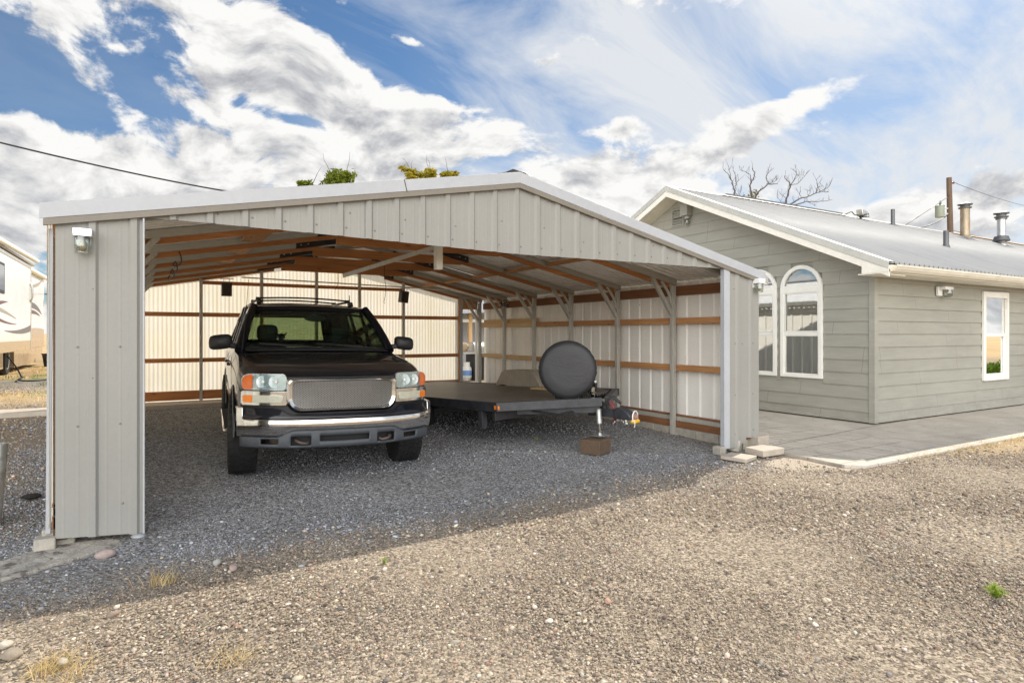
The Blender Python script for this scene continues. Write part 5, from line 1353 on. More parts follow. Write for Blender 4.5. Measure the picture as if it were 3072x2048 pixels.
for k in range(5): mb.tube([(NX+.02+.012*k,NY-.06,ZD-.05),(NX+.0+.02*k,NY-.13,ZD-.16),(NX+.03+.008*k,NY-.11,ZD-.30)], .005, 5)
tp_('wiring', mb, simple('red_trailer_wire', (.16,.025,.03), .6), smooth=60)
mb = MB(); mb.tube([(-.6,-.1,ZD-.14),(-.4,-.35,ZD-.19),(-.25,-.45,ZD-.16),(-.2,-.5,ZD-.22)], .012, 6); tp_('brake_line', mb, M['dark_steel'], smooth=60)
# marker lamp, fender, winch, spare wheel
mb = MB(); mb.box(-HW-.008,-HW+.03,-.03,.06,ZD-.085,ZD-.035); tp_('marker_lamp', mb, M['amber'], bevel=.006)
for s in (1, -1):
    mb = MB(); prof = [(1.35,ZD-.01),(1.53,ZD+.21),(1.62,ZD+.25),(2.25,ZD+.25),(2.34,ZD+.21),(2.52,ZD-.01)]
    if s < 0: continue
    P = [[(s*(HW-.24), a, bq_), (s*(HW+.02), a, bq_)] for a, bq_ in prof]; mb.grid(P); mb.prism(prof, 'x', s*(HW-.244), s*(HW-.238)); fe = tp_('fender', mb, simple('dusty_bare_fender_steel', (.42,.37,.30), .5, .35, .15, 7), solid=.003, bevel=.004)
for s in (1, -1):
    for y in (2.3,):
        Mx = Matrix.Translation((s*(HW-.24), y, .33)) @ Matrix.Rotation(R(90),4,'Y')
        mb = MB(); mb.lathe([(.19,-.09),(.30,-.10),(.325,-.07),(.33,0),(.325,.07),(.30,.10),(.19,.09)], 26, Mx); wh = tp_('wheel', mb, M['black_rub'], smooth=40)
        mb = MB(); mb.lathe([(.195,.07),(.2,.09),(.16,.05),(.08,.05),(.06,.08),(0,.08)], 22, Mx); obj('rim', mb, M['silver'], wh, smooth=40)
mb = MB(); mb.box(-HW+.2,HW-.2,2.25,2.35,.32,.40); tp_('axle', mb, M['black_paint'])
mb = MB(); mb.box(HW-.62, HW-.28, .55, 1.15, ZD+.0, ZD+.02); tp_('plank', mb, M['wood_pale'])
mb = MB(); mb.prism([(.12,ZD+.0),(.34,ZD+.0),(.36,ZD+.10),(.30,ZD+.17),(.16,ZD+.17),(.10,ZD+.10)], 'x', .60, .80)
wi = tp_('winch', mb, M['black_plastic'], bevel=.02)
mb = MB(); mb.lathe([(0,-.16),(.09,-.16),(.09,-.14),(.05,-.13),(.05,.13),(.09,.14),(.09,.16),(0,.16)], 18, Matrix.Translation((.18,-.22,ZD+.08)) @ Matrix.Rotation(R(90),4,'Y')); obj('winch_drum', mb, M['dark_steel'], wi, smooth=40)
mb = MB(); mb.box(.66,.77,.102,.108,ZD+.10,ZD+.135); mb.box(.66,.77,.105,.111,ZD+.07,ZD+.08); obj('decal', mb, M['white_plastic'], wi)
mb = MB(); mb.lathe([(.0,.0),(.05,.0),(.055,.05),(.03,.07),(.035,.12),(.0,.14)], 14, Matrix.Translation((.06,-.50,ZD-.01))); obj('hitch_ball', mb, M['chrome'], wi, smooth=50)
# spare wheel in its vinyl cover, turned towards the yard
sw_loc = Vector((4.53, 6.30, ZD+.355)); Li = TI.inverted() @ sw_loc
Rm = Matrix.Translation(Li) @ Matrix.Rotation(-R(8),4,'Z') @ Matrix.Rotation(-R(33),4,'Z') @ Matrix.Rotation(R(90),4,'X')
mb = MB(); prof = [(0,.125),(.20,.128),(.30,.124),(.335,.108),(.355,.075),(.361,.0),(.352,-.07),(.325,-.115),(.0,-.12)]
mb.lathe(prof, 48, Rm)
m, t, b, oc, pos = newmat('sun_worn_black_vinyl')
n1 = t.noise(pos, 4, 4, .6); n2 = t.noise(pos, 30, 4, .7)
t.put(b.inputs['Base Color'], t.mix(t.mr(n2, .70, .76), t.mix(n1, C(.020,.020,.023), C(.038,.038,.042)), C(.20,.19,.18))); b.inputs['Roughness'].default_value = .55
wr = t.noise(t.mapping(pos, scale=(3,3,9)), 1.3, 3, .5, 1.5)
t.put(b.inputs['Normal'], t.bump(t.math('ADD', t.math('ADD', n1, t.math('MULTIPLY', wr, .5)), t.math('MULTIPLY', n2, .15)), .3, .02))
sp_ = tp_('spare_wheel_cover', mb, m, smooth=50)
mb = MB(); P = []
for j in range(97):
    a = 2*PI*j/96; rr = .352+.004*math.sin(j*2.1)+.003*math.sin(j*5.3); P.append(Rm @ Vector((rr*math.cos(a), rr*math.sin(a), .083+.002*math.sin(j*3.3))))
mb.tube(P, .0055, 6, cap=False); obj('piping', mb, M['black_rub'], sp_, smooth=60)
mb = MB(); mb.bar((Li.x, Li.y+.20, ZD-.02), (Li.x, Li.y+.20, ZD+.40), .05, .05); tp_('spare_wheel_post', mb, M['black_paint'])
# timber block under the jack
JW = TI @ Vector((JX, JY, 0))
mb = MB(); mb.box(-.15,.15,-.13,.13,0,.168); o = single('timber_block', mb, M['wood_block'], 'dark brown timber block under the trailer jack', 'wood block', bevel=.006); o.location = (4.64, 5.88, .028); o.rotation_euler = (0,0,R(25))
# yellow lock on the coupler
lk = thing('coupler_lock', 'yellow padlock bar with white strap hung on the trailer coupler', 'lock', tuple(TI @ Vector((NX+.05, NY-.43, ZD-.215))))
lk.rotation_euler = (0,0,R(20))
mb = MB(); mb.box(-.06,.07,-.03,.03,-.075,-.035); obj('bar', mb, simple('yellow_lock_paint', (.78,.46,.02), .4, 0, .1, 12), lk, bevel=.012)
mb = MB(); P = [(-.055,0,-.05)]
for k in range(13): a = PI*(1-k/12); P.append((.0+.062*math.cos(a), 0, .0+.065*math.sin(a)))
P.append((.062,0,-.04)); mb.tube(P, .008, 8); mb.tube([(-.05,-.02,-.03),(-.06,-.03,-.09),(-.075,-.03,-.115)], .005, 6); obj('shackle', mb, M['white_plastic'], lk, smooth=60)
mb = MB(); mb.ball((.01,.005,-.002), .042, 10, 8, (1,.9,.9)); obj('wrapped_ball', mb, simple('bleached_red_rag', (.34,.20,.17), .9, 0, .5, 40), lk, smooth=60)
# ---------------------------------------------------------------- dark SUV
SA, SR = R(4.5), R(.8)
suv = thing('suv', 'dark navy SUV with chrome mesh grille and roof rack, parked nose out in the carport', 'SUV', (1.667, 6.72, .05))
ex = Vector((math.cos(SA), -math.sin(SA), -math.sin(SR))).normalized(); ey_ = Vector((math.sin(SA), math.cos(SA), .012)); ez = ex.cross(ey_).normalized(); ey_ = ez.cross(ex)
suv.rotation_mode = 'QUATERNION'; suv.rotation_quaternion = Matrix((ex, ey_, ez)).transposed().to_quaternion()
def sp(name, mb, mat, parent=None, **k): return obj(name, mb, mat, parent or suv, **k)
m, t, b, oc, pos = newmat('dark_navy_car_paint')
n1 = t.noise(pos, 2, 4, .6); n2 = t.noise(pos, 180, 2, .7); n3 = t.noise(pos, 26, 4, .7)
t.put(b.inputs['Base Color'], t.mix(t.mr(n3, .70, .82, 0, .25), C(.004,.0048,.008), C(.06,.058,.055)))
b.inputs['Roughness'].default_value = .4; b.inputs['Specular IOR Level'].default_value = .15; b.inputs['Metallic'].default_value = .0; b.inputs['Coat Weight'].default_value = .8
t.put(b.inputs['Coat Roughness'], t.mr(n1, .3, .7, .015, .05)); M['car'] = m
HWB = .925
def yf(x): return -.90+.27*(abs(x)/.9)**3           # plan curve of the nose
def lerp(a, bq, u): return a+(bq-a)*u
def itp(x, xs, ys): return float(np.interp(x, xs, ys))
# lower body
S = [-.84,-.80,-.70,-.55,-.35,-.1,.2,.45,.62,.80,1.2,1.9,2.6,3.3,3.72,3.80]
secs = []
for s in S:
    wd = itp(s, [-.84,-.8,-.5,0,.6,3.3,3.7,3.8], [.87,.895,.915,.925,.93,.93,.915,.88])
    ze = itp(s, [-.84,-.8,-.5,0,.55,.8,3.8], [1.0,1.02,1.075,1.125,1.175,1.20,1.205])      # shoulder
    zt = itp(s, [-.84,-.8,-.6,-.2,.3,.60,.68,.8,3.8], [1.005,1.03,1.085,1.14,1.19,1.215,1.205,1.205,1.205])
    zb = itp(s, [-.84,-.5,0,3.8], [.50,.46,.42,.46])
    hwp = .80 if s < .6 else .90
    half = [(0,zb),(.70*wd,zb),(wd-.045,zb+.03),(wd-.012,zb+.14),(wd,.72),(wd+.004,.82),(wd-.008,ze-.13),(wd-.028,ze-.055),(wd-.055,ze-.018),(wd-.095,ze+.002)]
    half += [(wd*.80,lerp(ze,zt,.35)),(wd*.66,lerp(ze,zt,.72)),(wd*.40,lerp(ze,zt,.95)),(0,zt)]
    k = max(0., 1-(s+.84)/.75); k = k*k*(3-2*k)
    ring = []
    for x, z in half: ring.append((x, s+k*(yf(x)+.90), z))
    secs.append(ring)
mb = MB(); n = len(secs[0])
full = [r_ + [(-x, y, z) for x, y, z in r_[-2:0:-1]] for r_ in secs]; nf_ = len(full[0])
vs = [p for r_ in full for p in r_]; fs = []
for i in range(len(full)-1):
    for j in range(nf_): fs.append((i*nf_+j, i*nf_+(j+1)%nf_, (i+1)*nf_+(j+1)%nf_, (i+1)*nf_+j))
for e in (0, len(full)-1):
    o0 = e*nf_; 
    for j in range(1, n-1):
        a_, b_ = o0+j, o0+j+1 if j+1 < n else o0+j
        fs.append((o0+j, o0+j+1, o0+(nf_-j-1)%nf_, o0+(nf_-j)%nf_) if j+1 < n-1 else (o0+j, o0+j+1, o0+(nf_-j)%nf_))
    fs.append((o0, o0+1, o0+nf_-1))
mb.add(vs, fs)
body = sp('body', mb, M['car'], smooth=38)
cut = MB()
for y in (0.0, 2.87):
    for s in (-1, 1):
        Mx = Matrix.Translation((s*.98, y, .41)) @ Matrix.Rotation(R(90),4,'Y'); cut.lathe([(0,-.33),(.455,-.33),(.455,.33),(0,.33)], 40, Mx)
co_ = obj('cutter', cut, M['black_plastic'])
bo = body.modifiers.new('cut', 'BOOLEAN'); bo.operation = 'DIFFERENCE'; bo.solver = 'EXACT'; bo.object = co_
bpy.context.view_layer.update()
co_.matrix_world = body.matrix_world.copy(); bpy.context.view_layer.update()
co_.parent = suv; co_.matrix_parent_inverse = Matrix(); co_.matrix_basis = Matrix(); bpy.context.view_layer.update()
dg = bpy.context.evaluated_depsgraph_get(); nm = bpy.data.meshes.new_from_object(body.evaluated_get(dg)); nm.name = 'suv_body'
body.modifiers.clear(); body.data = nm; bpy.data.objects.remove(co_); nm.shade_smooth(); nm.set_sharp_from_angle(angle=R(38))
if len(nm.materials) == 0: nm.materials.append(M['car'])
# arch lips
for y in (0.0, 2.87):
    for s in (-1, 1):
        mb = MB(); P = []
        for k in range(25):
            a = R(-8)+R(196)*k/24; P.append((s*(HWB+.002), y+.457*math.cos(a), max(.42, .41+.457*math.sin(a))))
        mb.tube(P, .014, 8); sp('wheel_arch_lip', mb, M['car'], body, smooth=60)
# door shut lines, handles, side moulding
mb = MB()
for s in (-1, 1):
    for y in (.66, 1.72, 2.42): mb.box(s*HWB-.002+.0*s, s*HWB+.006*s if s > 0 else s*HWB+.002, y-.004, y+.004, .50, 1.13)
sp('door_seam', mb, M['interior'], body)
for s in (-1, 1):
    mb = MB(); mb.box(min(s*(HWB-.005),s*(HWB+.016)), max(s*(HWB-.005),s*(HWB+.016)), .50, 2.38, .66, .73); sp('side_moulding', mb, M['car'], body, bevel=.007)
    for y in (1.56, 2.30):
        mb = MB(); mb.box(min(s*(HWB-.01),s*(HWB+.028)), max(s*(HWB-.01),s*(HWB+.028)), y-.11, y+.10, .985, 1.02); sp('door_handle', mb, M['car'], body, bevel=.010)
    mb = MB(); mb.box(min(s*.80,s*1.0), max(s*.80,s*1.0), .56, 2.36, .305, .355); st_ = sp('running_board', mb, M['chrome'], bevel=.02)
    mb = MB(); mb.box(min(s*.84,s*.985), max(s*.84,s*.985), .62, 2.30, .356, .362); sp('step_tread', mb, M['black_rub'], st_)
    mb = MB(); mb.prism([(.455,.40),(.49,.40),(.50,.22),(.47,.20),(.455,.22)], 'x', min(s*.74,s*.96), max(s*.74,s*.96)); sp('mud_flap', mb, M['black_rub'], body)

# helper: solid patch following the nose; zb, zt functions of x
def patch(xs, zb, zt, yfun, depth, nz=5):
    mb = MB(); F = []; B_ = []
    for x in xs:
        z0, z1 = zb(x), zt(x); F.append([(x, yfun(x, lerp(z0,z1,k/nz)), lerp(z0,z1,k/nz)) for k in range(nz+1)])
        B_.append([(x, yfun(x, lerp(z0,z1,k/nz))+depth, lerp(z0,z1,k/nz)) for k in range(nz+1)])
    mb.grid(F); mb.grid(B_, True)
    mb.grid([[f[0], b_[0]] for f, b_ in zip(F, B_)]); mb.grid([[f[-1], b_[-1]] for f, b_ in zip(F, B_)])
    mb.grid([F[0], B_[0]]); mb.grid([F[-1], B_[-1]]); return mb
def lin(a, b_, n): return [a+(b_-a)*k/n for k in range(n+1)]
def rnd_ends(x, x0, x1, r):           # quarter-round allowance near both ends
    d = min(x-x0, x1-x)
    return 0 if d >= r else r-math.sqrt(max(0, r*r-(r-d)**2))
# nose panels
XSN = lin(-.87, .87, 58)
mb = patch(XSN, lambda x: .60, lambda x: .90, lambda x, z: yf(x)+.035, .06); sp('nose_panel', mb, M['black_plastic'], smooth=40)
for s in (-1, 1):
    X_ = lin(.520, .872, 26)
    def band(z0, z1, x0, x1, r, d0, depth, nz=5):
        xs = [s*x for x in lin(x0, x1, 26)]
        big = (.085 if z1 > 1.0 and x1 > .86 else r)
        top_ = lambda x: z1-max(rnd_ends(x,x0,x1,r), (0 if x1-x >= big else .62*(big-math.sqrt(max(0,big*big-(big-(x1-x))**2)))))
        return patch(xs, lambda x: z0+rnd_ends(abs(x),x0,x1,r), lambda x: top_(abs(x)), lambda x, z: yf(x)+d0, depth, nz)
    mb = band(.745,.880,.500,.882,.02,.004,.05); sp('chrome_band', mb, M['chrome'], smooth=50, bevel=.005)
    hl = sp('headlight', band(.886,1.034,.508,.875,.035,.022,.05), simple('headlamp_housing', (.62,.66,.70), .25, .7, .1, 12), smooth=50)
    for cx_, rr in ((.60,.058),(.705,.056)):
        Mx = Matrix.Translation((s*cx_, yf(cx_)+.018, .962)) @ Matrix.Rotation(R(90)-0,4,'X')
        mb = MB(); mb.lathe([(rr,.0),(rr*1.05,.004),(rr*.9,-.018),(rr*.5,-.035),(.012,-.04),(.012,-.012),(0,-.010)], 22, Mx); sp('reflector', mb, simple('lamp_bowl', (.70,.76,.84), .3, .85, .1, 30) if 'bowl' not in M else M['bowl'], hl, smooth=40)
        mb = MB(); mb.ball((s*cx_, yf(cx_)-.0, .962), .014, 10, 8); sp('bulb', mb, M['white_plastic'], hl, smooth=80)
    mb = band(.892,1.028,.790,.873,.02,.010,.02); sp('amber_marker', mb, simple('orange_marker_lens', (.62,.14,.03), .15, 0, .1, 20, coat=.6), hl, smooth=50)
    mb = band(.888,1.032,.510,.788,.03,-.004,.010); sp('lens', mb, glassy('cloudy_headlight_lens', (.90,.95,.95), .6, .05, .12), hl, smooth=50)
    mb = band(.772,.842,.540,.868,.015,-.008,.03); tn = sp('turn_signal', mb, M['lens_grey'], smooth=50, bevel=.004)
    mb = band(.774,.840,.790,.8665,.012,-.0125,.02); sp('amber_lens', mb, M['amber'], tn, smooth=50)
# grille
def ring_pts(hx, z0, z1, rt, rb_, n=10):
    P = []
    for (cx_, cz_, a0, r_) in ((hx-rb_, z0+rb_, -90, rb_), (hx-rt, z1-rt, 0, rt), (-hx+rt, z1-rt, 90, rt), (-hx+rb_, z0+rb_, 180, rb_)):
        for k in range(n+1):
            a = R(a0+90*k/n); P.append((cx_+r_*math.cos(a), cz_+r_*math.sin(a)))
    return P
po = ring_pts(.512,.682,.998,.035,.125); pi_ = ring_pts(.462,.722,.966,.055,.10); pm = ring_pts(.490,.702,.982,.05,.115)
mb = MB(); L = []
for (x0,z0),(x1,z1),(x2,z2) in zip(po, pm, pi_):
    L.append([(x0,yf(x0)+.03,z0),(x0,yf(x0)-.012,z0),(x1,yf(x1)-.032,z1),(x2,yf(x2)-.014,z2),(x2,yf(x2)+.03,z2)])
L.append(L[0]); mb.grid(L); gr = sp('grille', mb, M['chrome'], smooth=60)
mb = MB(); mb.prism([(x, z) for x, z in pi_], 'y', -.85, -.845); sp('grille_shadow_box', mb, M['interior'], gr)
mb = MB()
def inside_(x, z):
    hx, z0, z1 = .466, .718, .970; r_ = .10 if z < .84 else .055
    if abs(x) > hx or z < z0 or z > z1: return False
    dx_ = abs(x)-(hx-r_); dz_ = (z0+r_-z) if z < .84 else (z-(z1-r_))
    return not (dx_ > 0 and dz_ > 0 and dx_*dx_+dz_*dz_ > r_*r_)
cwx, cwz = .0262, .0168
sl = cwz/cwx
for sgn in (1, -1):
    c = -1.2
    while c < 1.2:
        # line: z - zc = sgn*sl*(x - c)
        run = None; N_ = 120
        for k in range(N_+1):
            x = c-.25+.5*k/N_; z = .844+sgn*sl*(x-c)
            if inside_(x, z): run = [(x,z),(x,z)] if run is None else [run[0],(x,z)]
        if run and run[0] != run[1]:
            (xa, za), (xb, zb_) = run; mb.bar((xa, yf(xa)+.004, za), (xb, yf(xb)+.004, zb_), .004, .0044, up=(0,1,0))
        c += cwx
sp('mesh', mb, simple('satin_mesh_steel', (.27,.265,.26), .34, .8, .06, 20), gr, fix=False)
# bumper
def yb(x): return -.985+.29*(abs(x)/.92)**3
XB = lin(-.915, .915, 72)
ss = lambda a, b_, x: (lambda q: q*q*(3-2*q))(min(1, max(0, (x-a)/(b_-a))))
zc_ = lambda x: lerp(.537, .470, ss(.44, .60, abs(x)))
ztop = lambda x: lerp(.668, .728, ss(.46, .60, abs(x)))
mb = patch(XB, lambda x: .632, ztop, lambda x, z: yb(x)+.010+.9*max(0,(z-.650))**1.0*.75, .22, 8); bc = sp('bumper_cover', mb, M['car'], smooth=45, bevel=.006)
mb = patch(XB, zc_, lambda x: .630, lambda x, z: yb(x)-.004+1.6*(z-.584)**2*2.2, .24, 10); bp = sp('bumper', mb, M['chrome'], smooth=50, bevel=.006)
for s in (-1, 1):
    mb = patch([s*x for x in lin(.868, .919, 8)], lambda x: .60, lambda x: .735-.10*max(0,(abs(x)-.895)/.03)**2*.3, lambda x, z: yb(x)-.003+.18*max(0, z-.66), .26, 8); sp('bumper_end', mb, M['chrome'], bp, smooth=50, bevel=.012)
# lower valance with real openings
xs = sorted(set([round(v, 4) for v in lin(-.885, .885, 72)] + [s*q for s in (-1,1) for q in (.225,.30,.475,.575,.72)] + [-.24,.24]))
zrow = [0, .14, .34, .50, .66, .84, 1.0]
vb = lambda x: .368+.012*(abs(x)/.9); vt_ = lambda x: zc_(x)-.002
def is_hole(xm, j):
    a = abs(xm)
    if a < .225 and j in (2, 3): return True
    if .30 < a < .475 and j in (1, 2, 3): return True
    if .575 < a < .72 and j in (2, 3, 4): return True
    return False
yv = lambda x, z: yb(x)+.008-.035*(1-(z-.36)/.17)*0+.02
mb = MB()
for i in range(len(xs)-1):
    for j in range(len(zrow)-1):
        if is_hole((xs[i]+xs[i+1])/2, j): continue
        q = []
        for x, zz in ((xs[i],zrow[j]),(xs[i+1],zrow[j]),(xs[i+1],zrow[j+1]),(xs[i],zrow[j+1])):
            z = lerp(vb(x), vt_(x), zz); q.append((x, yv(x, z)-.02*math.sin(zz*PI)*.5, z))
        mb.add(q, [(0,1,2,3)])
va = sp('valance', mb, M['grey_plastic'], smooth=40, solid=.02)
mb = patch(lin(-.86,.86,30), lambda x: .38, lambda x: .60, lambda x, z: yb(x)+.10, .03, 2); sp('bumper_core', mb, M['interior'], bp)
for s in (-1, 1):
    mb = MB(); Mx = Matrix.Translation((s*.648, yb(.648)+.075, .425)) @ Matrix.Rotation(R(90),4,'X'); mb.lathe([(0,-.01),(.026,-.01),(.028,.010),(.02,.012),(0,.006)], 20, Mx)
    fg = sp('fog_lamp', mb, M['chrome'], va, smooth=40)
    mb = patch([s*x for x in lin(.578,.717,8)], lambda x: .395, lambda x: .452, lambda x, z: yb(x)+.022, .004, 2); sp('fog_lens', mb, glassy('smoky_fog_lens', (.20,.22,.24), .5, .05, .08), va)
    mb = MB(); mb.tube([(s*.43,-.86,.44),(s*.43,-.955,.44),(s*.40,-.985,.425),(s*.345,-.985,.415),(s*.33,-.95,.42)], .013, 8); sp('tow_hook', mb, simple('rusty_tow_hook', (.09,.065,.055), .6, .3, .2, 9), va, smooth=60)
# hood edge gap
mb = patch(lin(-.51,.51,20), lambda x: .998, lambda x: 1.006, lambda x, z: yf(x)+.02, .05, 1); sp('hood_gap', mb, M['interior'], body)

for s in (-1, 1):
    mb = MB(); P = []
    for q in lin(-.76, .46, 12):
        kk = max(0., 1-(q+.84)/.75); kk = kk*kk*(3-2*kk); P.append((s*.800, q+kk*(yf(.80)+.90), itp(q, [-.84,-.8,-.5,0,.55,.8], [1.0,1.02,1.075,1.125,1.175,1.20])+.0015+.004*(q > .2)))
    mb.tube(P, .0045, 5); sp('hood_seam', mb, M['interior'], body)
# wheels
def wheel(x, y, steer=0.0):
    rt_, wt = .392, .262
    hub = Matrix.Translation((x, y, rt_-.012)) @ Matrix.Rotation(steer,4,'Z') @ Matrix.Rotation(R(90),4,'Y')
    mb = MB(); mb.lathe([(.20,-wt/2+.02),(.30,-wt/2-.006),(.36,-wt/2+.004),(rt_-.012,-wt/2+.022),(rt_-.004,-wt/4),(rt_-.002,0),(rt_-.004,wt/4),(rt_-.012,wt/2-.022),(.36,wt/2-.004),(.30,wt/2+.006),(.20,wt/2-.02)], 48, hub)
    for row, (h0, h1, n_) in enumerate(((-.125,-.078,34),(-.066,-.026,30),(-.016,.016,38),(.026,.066,30),(.078,.125,34))):
        for k in range(n_):
            a0 = 2*PI*(k+.37*row)/n_; a1 = a0+2*PI/n_*.66; sk = .05*(1 if row % 2 else -1)
            ra = rt_-.010; rb_ = rt_+.006-(.006 if row in (0,4) else 0)
            vs = []
            for r_ in (ra, rb_):
                for a, h in ((a0,h0),(a1,h0),(a1+sk,h1),(a0+sk,h1)): vs.append(hub @ Vector((r_*math.cos(a), r_*math.sin(a), h)))
            mb.add(vs, [(0,3,2,1),(4,5,6,7),(0,1,5,4),(1,2,6,5),(2,3,7,6),(3,0,4,7)])
    w_ = sp('wheel', mb, M['black_rub'], smooth=35)
    o = -1 if x < 0 else 1
    mb = MB(); mb.lathe([(.215,o*.02),(.225,o*.125),(.205,o*.118),(.195,o*.06),(.10,o*.075),(.07,o*.11),(.0,o*.112)], 30, hub)
    for k in range(6):
        a = 2*PI*k/6; c, s = math.cos(a), math.sin(a)
        mb.bar(hub @ Vector((.06*c,.06*s,o*.09)), hub @ Vector((.20*c,.20*s,o*.10)), .05, .03, up=tuple((hub.to_3x3() @ Vector((0,0,1)))))
    sp('rim', mb, M['silver'], w_, smooth=40)
for x, y, st in ((-.832,0,R(-2)),(.832,0,R(-2)),(-.832,2.87,0),(.832,2.87,0)): wheel(x, y, st)
mb = MB(); mb.tube([(-.7,0,.36),(.7,0,.36)], .045, 8); mb.tube([(-.7,2.87,.36),(.7,2.87,.36)], .05, 8); mb.box(-.62,.62,-.5,3.4,.40,.47); sp('chassis', mb, M['interior'])

# greenhouse
RZ = [(1.22,1.700,1.722),(1.40,1.728,1.762),(1.75,1.742,1.782),(2.6,1.742,1.785),(3.3,1.730,1.768),(3.66,1.700,1.728)]
def rw(y): return itp(y, [1.22,1.6,3.3,3.66], [.690,.708,.700,.66])
mb = MB(); top = []; bot = []
for y, ze, zc in RZ:
    w0 = rw(y); row = []; rob = []
    for k in range(17):
        u = -1+2*k/16; x = u*w0; z = ze+(zc-ze)*(1-abs(u)**2.6); fy = y-(.055*(1-u*u) if y < 1.3 else 0)+(.05*(1-u*u) if y > 3.6 else 0)
        row.append((x, fy, z)); rob.append((x*.97, fy+(.02 if y < 1.3 else (-.02 if y > 3.6 else 0)), z-.045))
    top.append(row); bot.append(rob)
mb.grid(top); mb.grid(bot, True)
mb.grid([top[0], bot[0]]); mb.grid([top[-1], bot[-1]], True); mb.grid([[a[0], c_[0]] for a, c_ in zip(top, bot)]); mb.grid([[a[-1], c_[-1]] for a, c_ in zip(top, bot)], True)
rf = sp('roof', mb, M['car'], smooth=50)
mb = MB(); mb.grid([[(p[0]*.95, p[1]+(.05 if i == 0 else 0), p[2]-.05) for p in row] for i, row in enumerate(bot)], True); sp('headliner', mb, M['interior'], rf, smooth=50)
BW = .862
for s in (-1, 1):
    A0, A1_ = Vector((s*.845,.66,1.19)), Vector((s*.668,1.235,1.70))
    mid = A0.lerp(A1_, .5)+Vector((s*.012,-.012,.014))
    mb = MB(); mb.tube([A0, A0.lerp(A1_,.25)+Vector((s*.009,-.009,.010)), mid, A0.lerp(A1_,.75)+Vector((s*.009,-.009,.010)), A1_+Vector((0,.03,.01))], [.052,.050,.048,.046,.042], 12); sp('pillar', mb, M['car'], smooth=70)
    for (yb0, yt0, w0, w1) in ((1.76,1.78,.07,.06),(2.50,2.48,.08,.07),(3.62,3.50,.20,.16)):
        mb = MB(); mb.bar((s*BW, yb0, 1.19), (s*rw(yt0)*1.0, yt0, itp(yt0,[q[0] for q in RZ],[q[1] for q in RZ])-.01), w0, .045, up=(s,0,.25), w2=w1); sp('pillar', mb, M['car'], bevel=.010)
    mb = MB(); P = [(s*(rw(y)*1.0+.004), y, itp(y,[q[0] for q in RZ],[q[1] for q in RZ])-.018) for y in (1.24,1.5,2.0,2.6,3.2,3.6)]; mb.tube(P, .016, 8); sp('drip_rail', mb, M['car'], rf, smooth=60)
    for (y0b, y1b, y0t, y1t) in ((.80,1.74,1.27,1.74),(1.80,2.47,1.80,2.45),(2.55,3.55,2.52,3.44)):
        def sidep(y, z): 
            u = (z-1.19)/.51; return s*(lerp(BW+.006, rw(max(1.22,y))+.006, u))
        zt0, zt1 = itp(y0t,[q[0] for q in RZ],[q[1] for q in RZ])-.02, itp(y1t,[q[0] for q in RZ],[q[1] for q in RZ])-.02
        mb = MB(); mb.add([(s*(BW+.002),y0b,1.195),(s*(BW+.002),y1b,1.195),(s*(rw(y1t)+.002),y1t,zt1),(s*(rw(y0t)+.002),y0t,zt0)], [(0,1,2,3)])
        sp('side_window', mb, M['glass_dark'], solid=.004, fix=False)
    mb = MB(); mb.box(min(s*(BW-.03),s*(BW+.008)), max(s*(BW-.03),s*(BW+.008)), .70, 3.6, 1.172, 1.205); sp('belt_moulding', mb, M['car'], body, bevel=.006)
mb = MB(); P = []
for k in range(17):
    u = -1+2*k/16
    lo_ = Vector((u*.80, .70-.135*(1-u*u), 1.207)); hi_ = Vector((u*.632, 1.242-.06*(1-u*u), 1.692+.016*(1-u*u)))
    P.append([lo_.lerp(hi_, q/6)+Vector((0,-.012,.012))*math.sin(q/6*PI) for q in range(7)])
mb.grid(P); sp('windscreen', mb, M['glass_clear'], solid=.004, fix=False, smooth=60)
mb = MB(); mb.grid([[p[0]+Vector((0,-.004,.002)), p[0]+(p[6]-p[0])*.05+Vector((0,-.006,.003))] for p in P]); mb.grid([[p[6]-(p[6]-p[0])*.05+Vector((0,-.003,.004)), p[6]+Vector((0,-.004,.003))] for p in P]); sp('windscreen_band', mb, M['interior'], rf, solid=.002, fix=False)
mb = MB(); mb.add([(-.60,3.762,1.26),(.55,3.762,1.26),(.48,3.685,1.625),(-.52,3.685,1.625)], [(0,1,2,3)]); sp('rear_window', mb, glassy('rear_glass', (.74,.78,.60), .5, .01, .03), solid=.004, fix=False)
mb = MB()
for q in ([(-.84,3.775,1.20),(.84,3.775,1.20),(.55,3.765,1.26),(-.60,3.765,1.26)], [(.84,3.775,1.20),(.64,3.66,1.70),(.48,3.688,1.625),(.55,3.765,1.26)], [(-.84,3.775,1.20),(-.60,3.765,1.26),(-.52,3.688,1.625),(-.64,3.66,1.70)], [(-.64,3.66,1.70),(-.52,3.688,1.625),(.48,3.688,1.625),(.64,3.66,1.70)]): mb.add(q, [(0,1,2,3)])
sp('liftgate', mb, M['car'], solid=.03)
for s in (-1, 1):
    mb = MB(); mb.add([(s*.80,3.0,1.2),(s*.80,3.72,1.2),(s*.60,3.62,1.66),(s*.61,3.05,1.68)], [(0,1,2,3)]); sp('cabin_trim', mb, M['interior'], solid=.01)
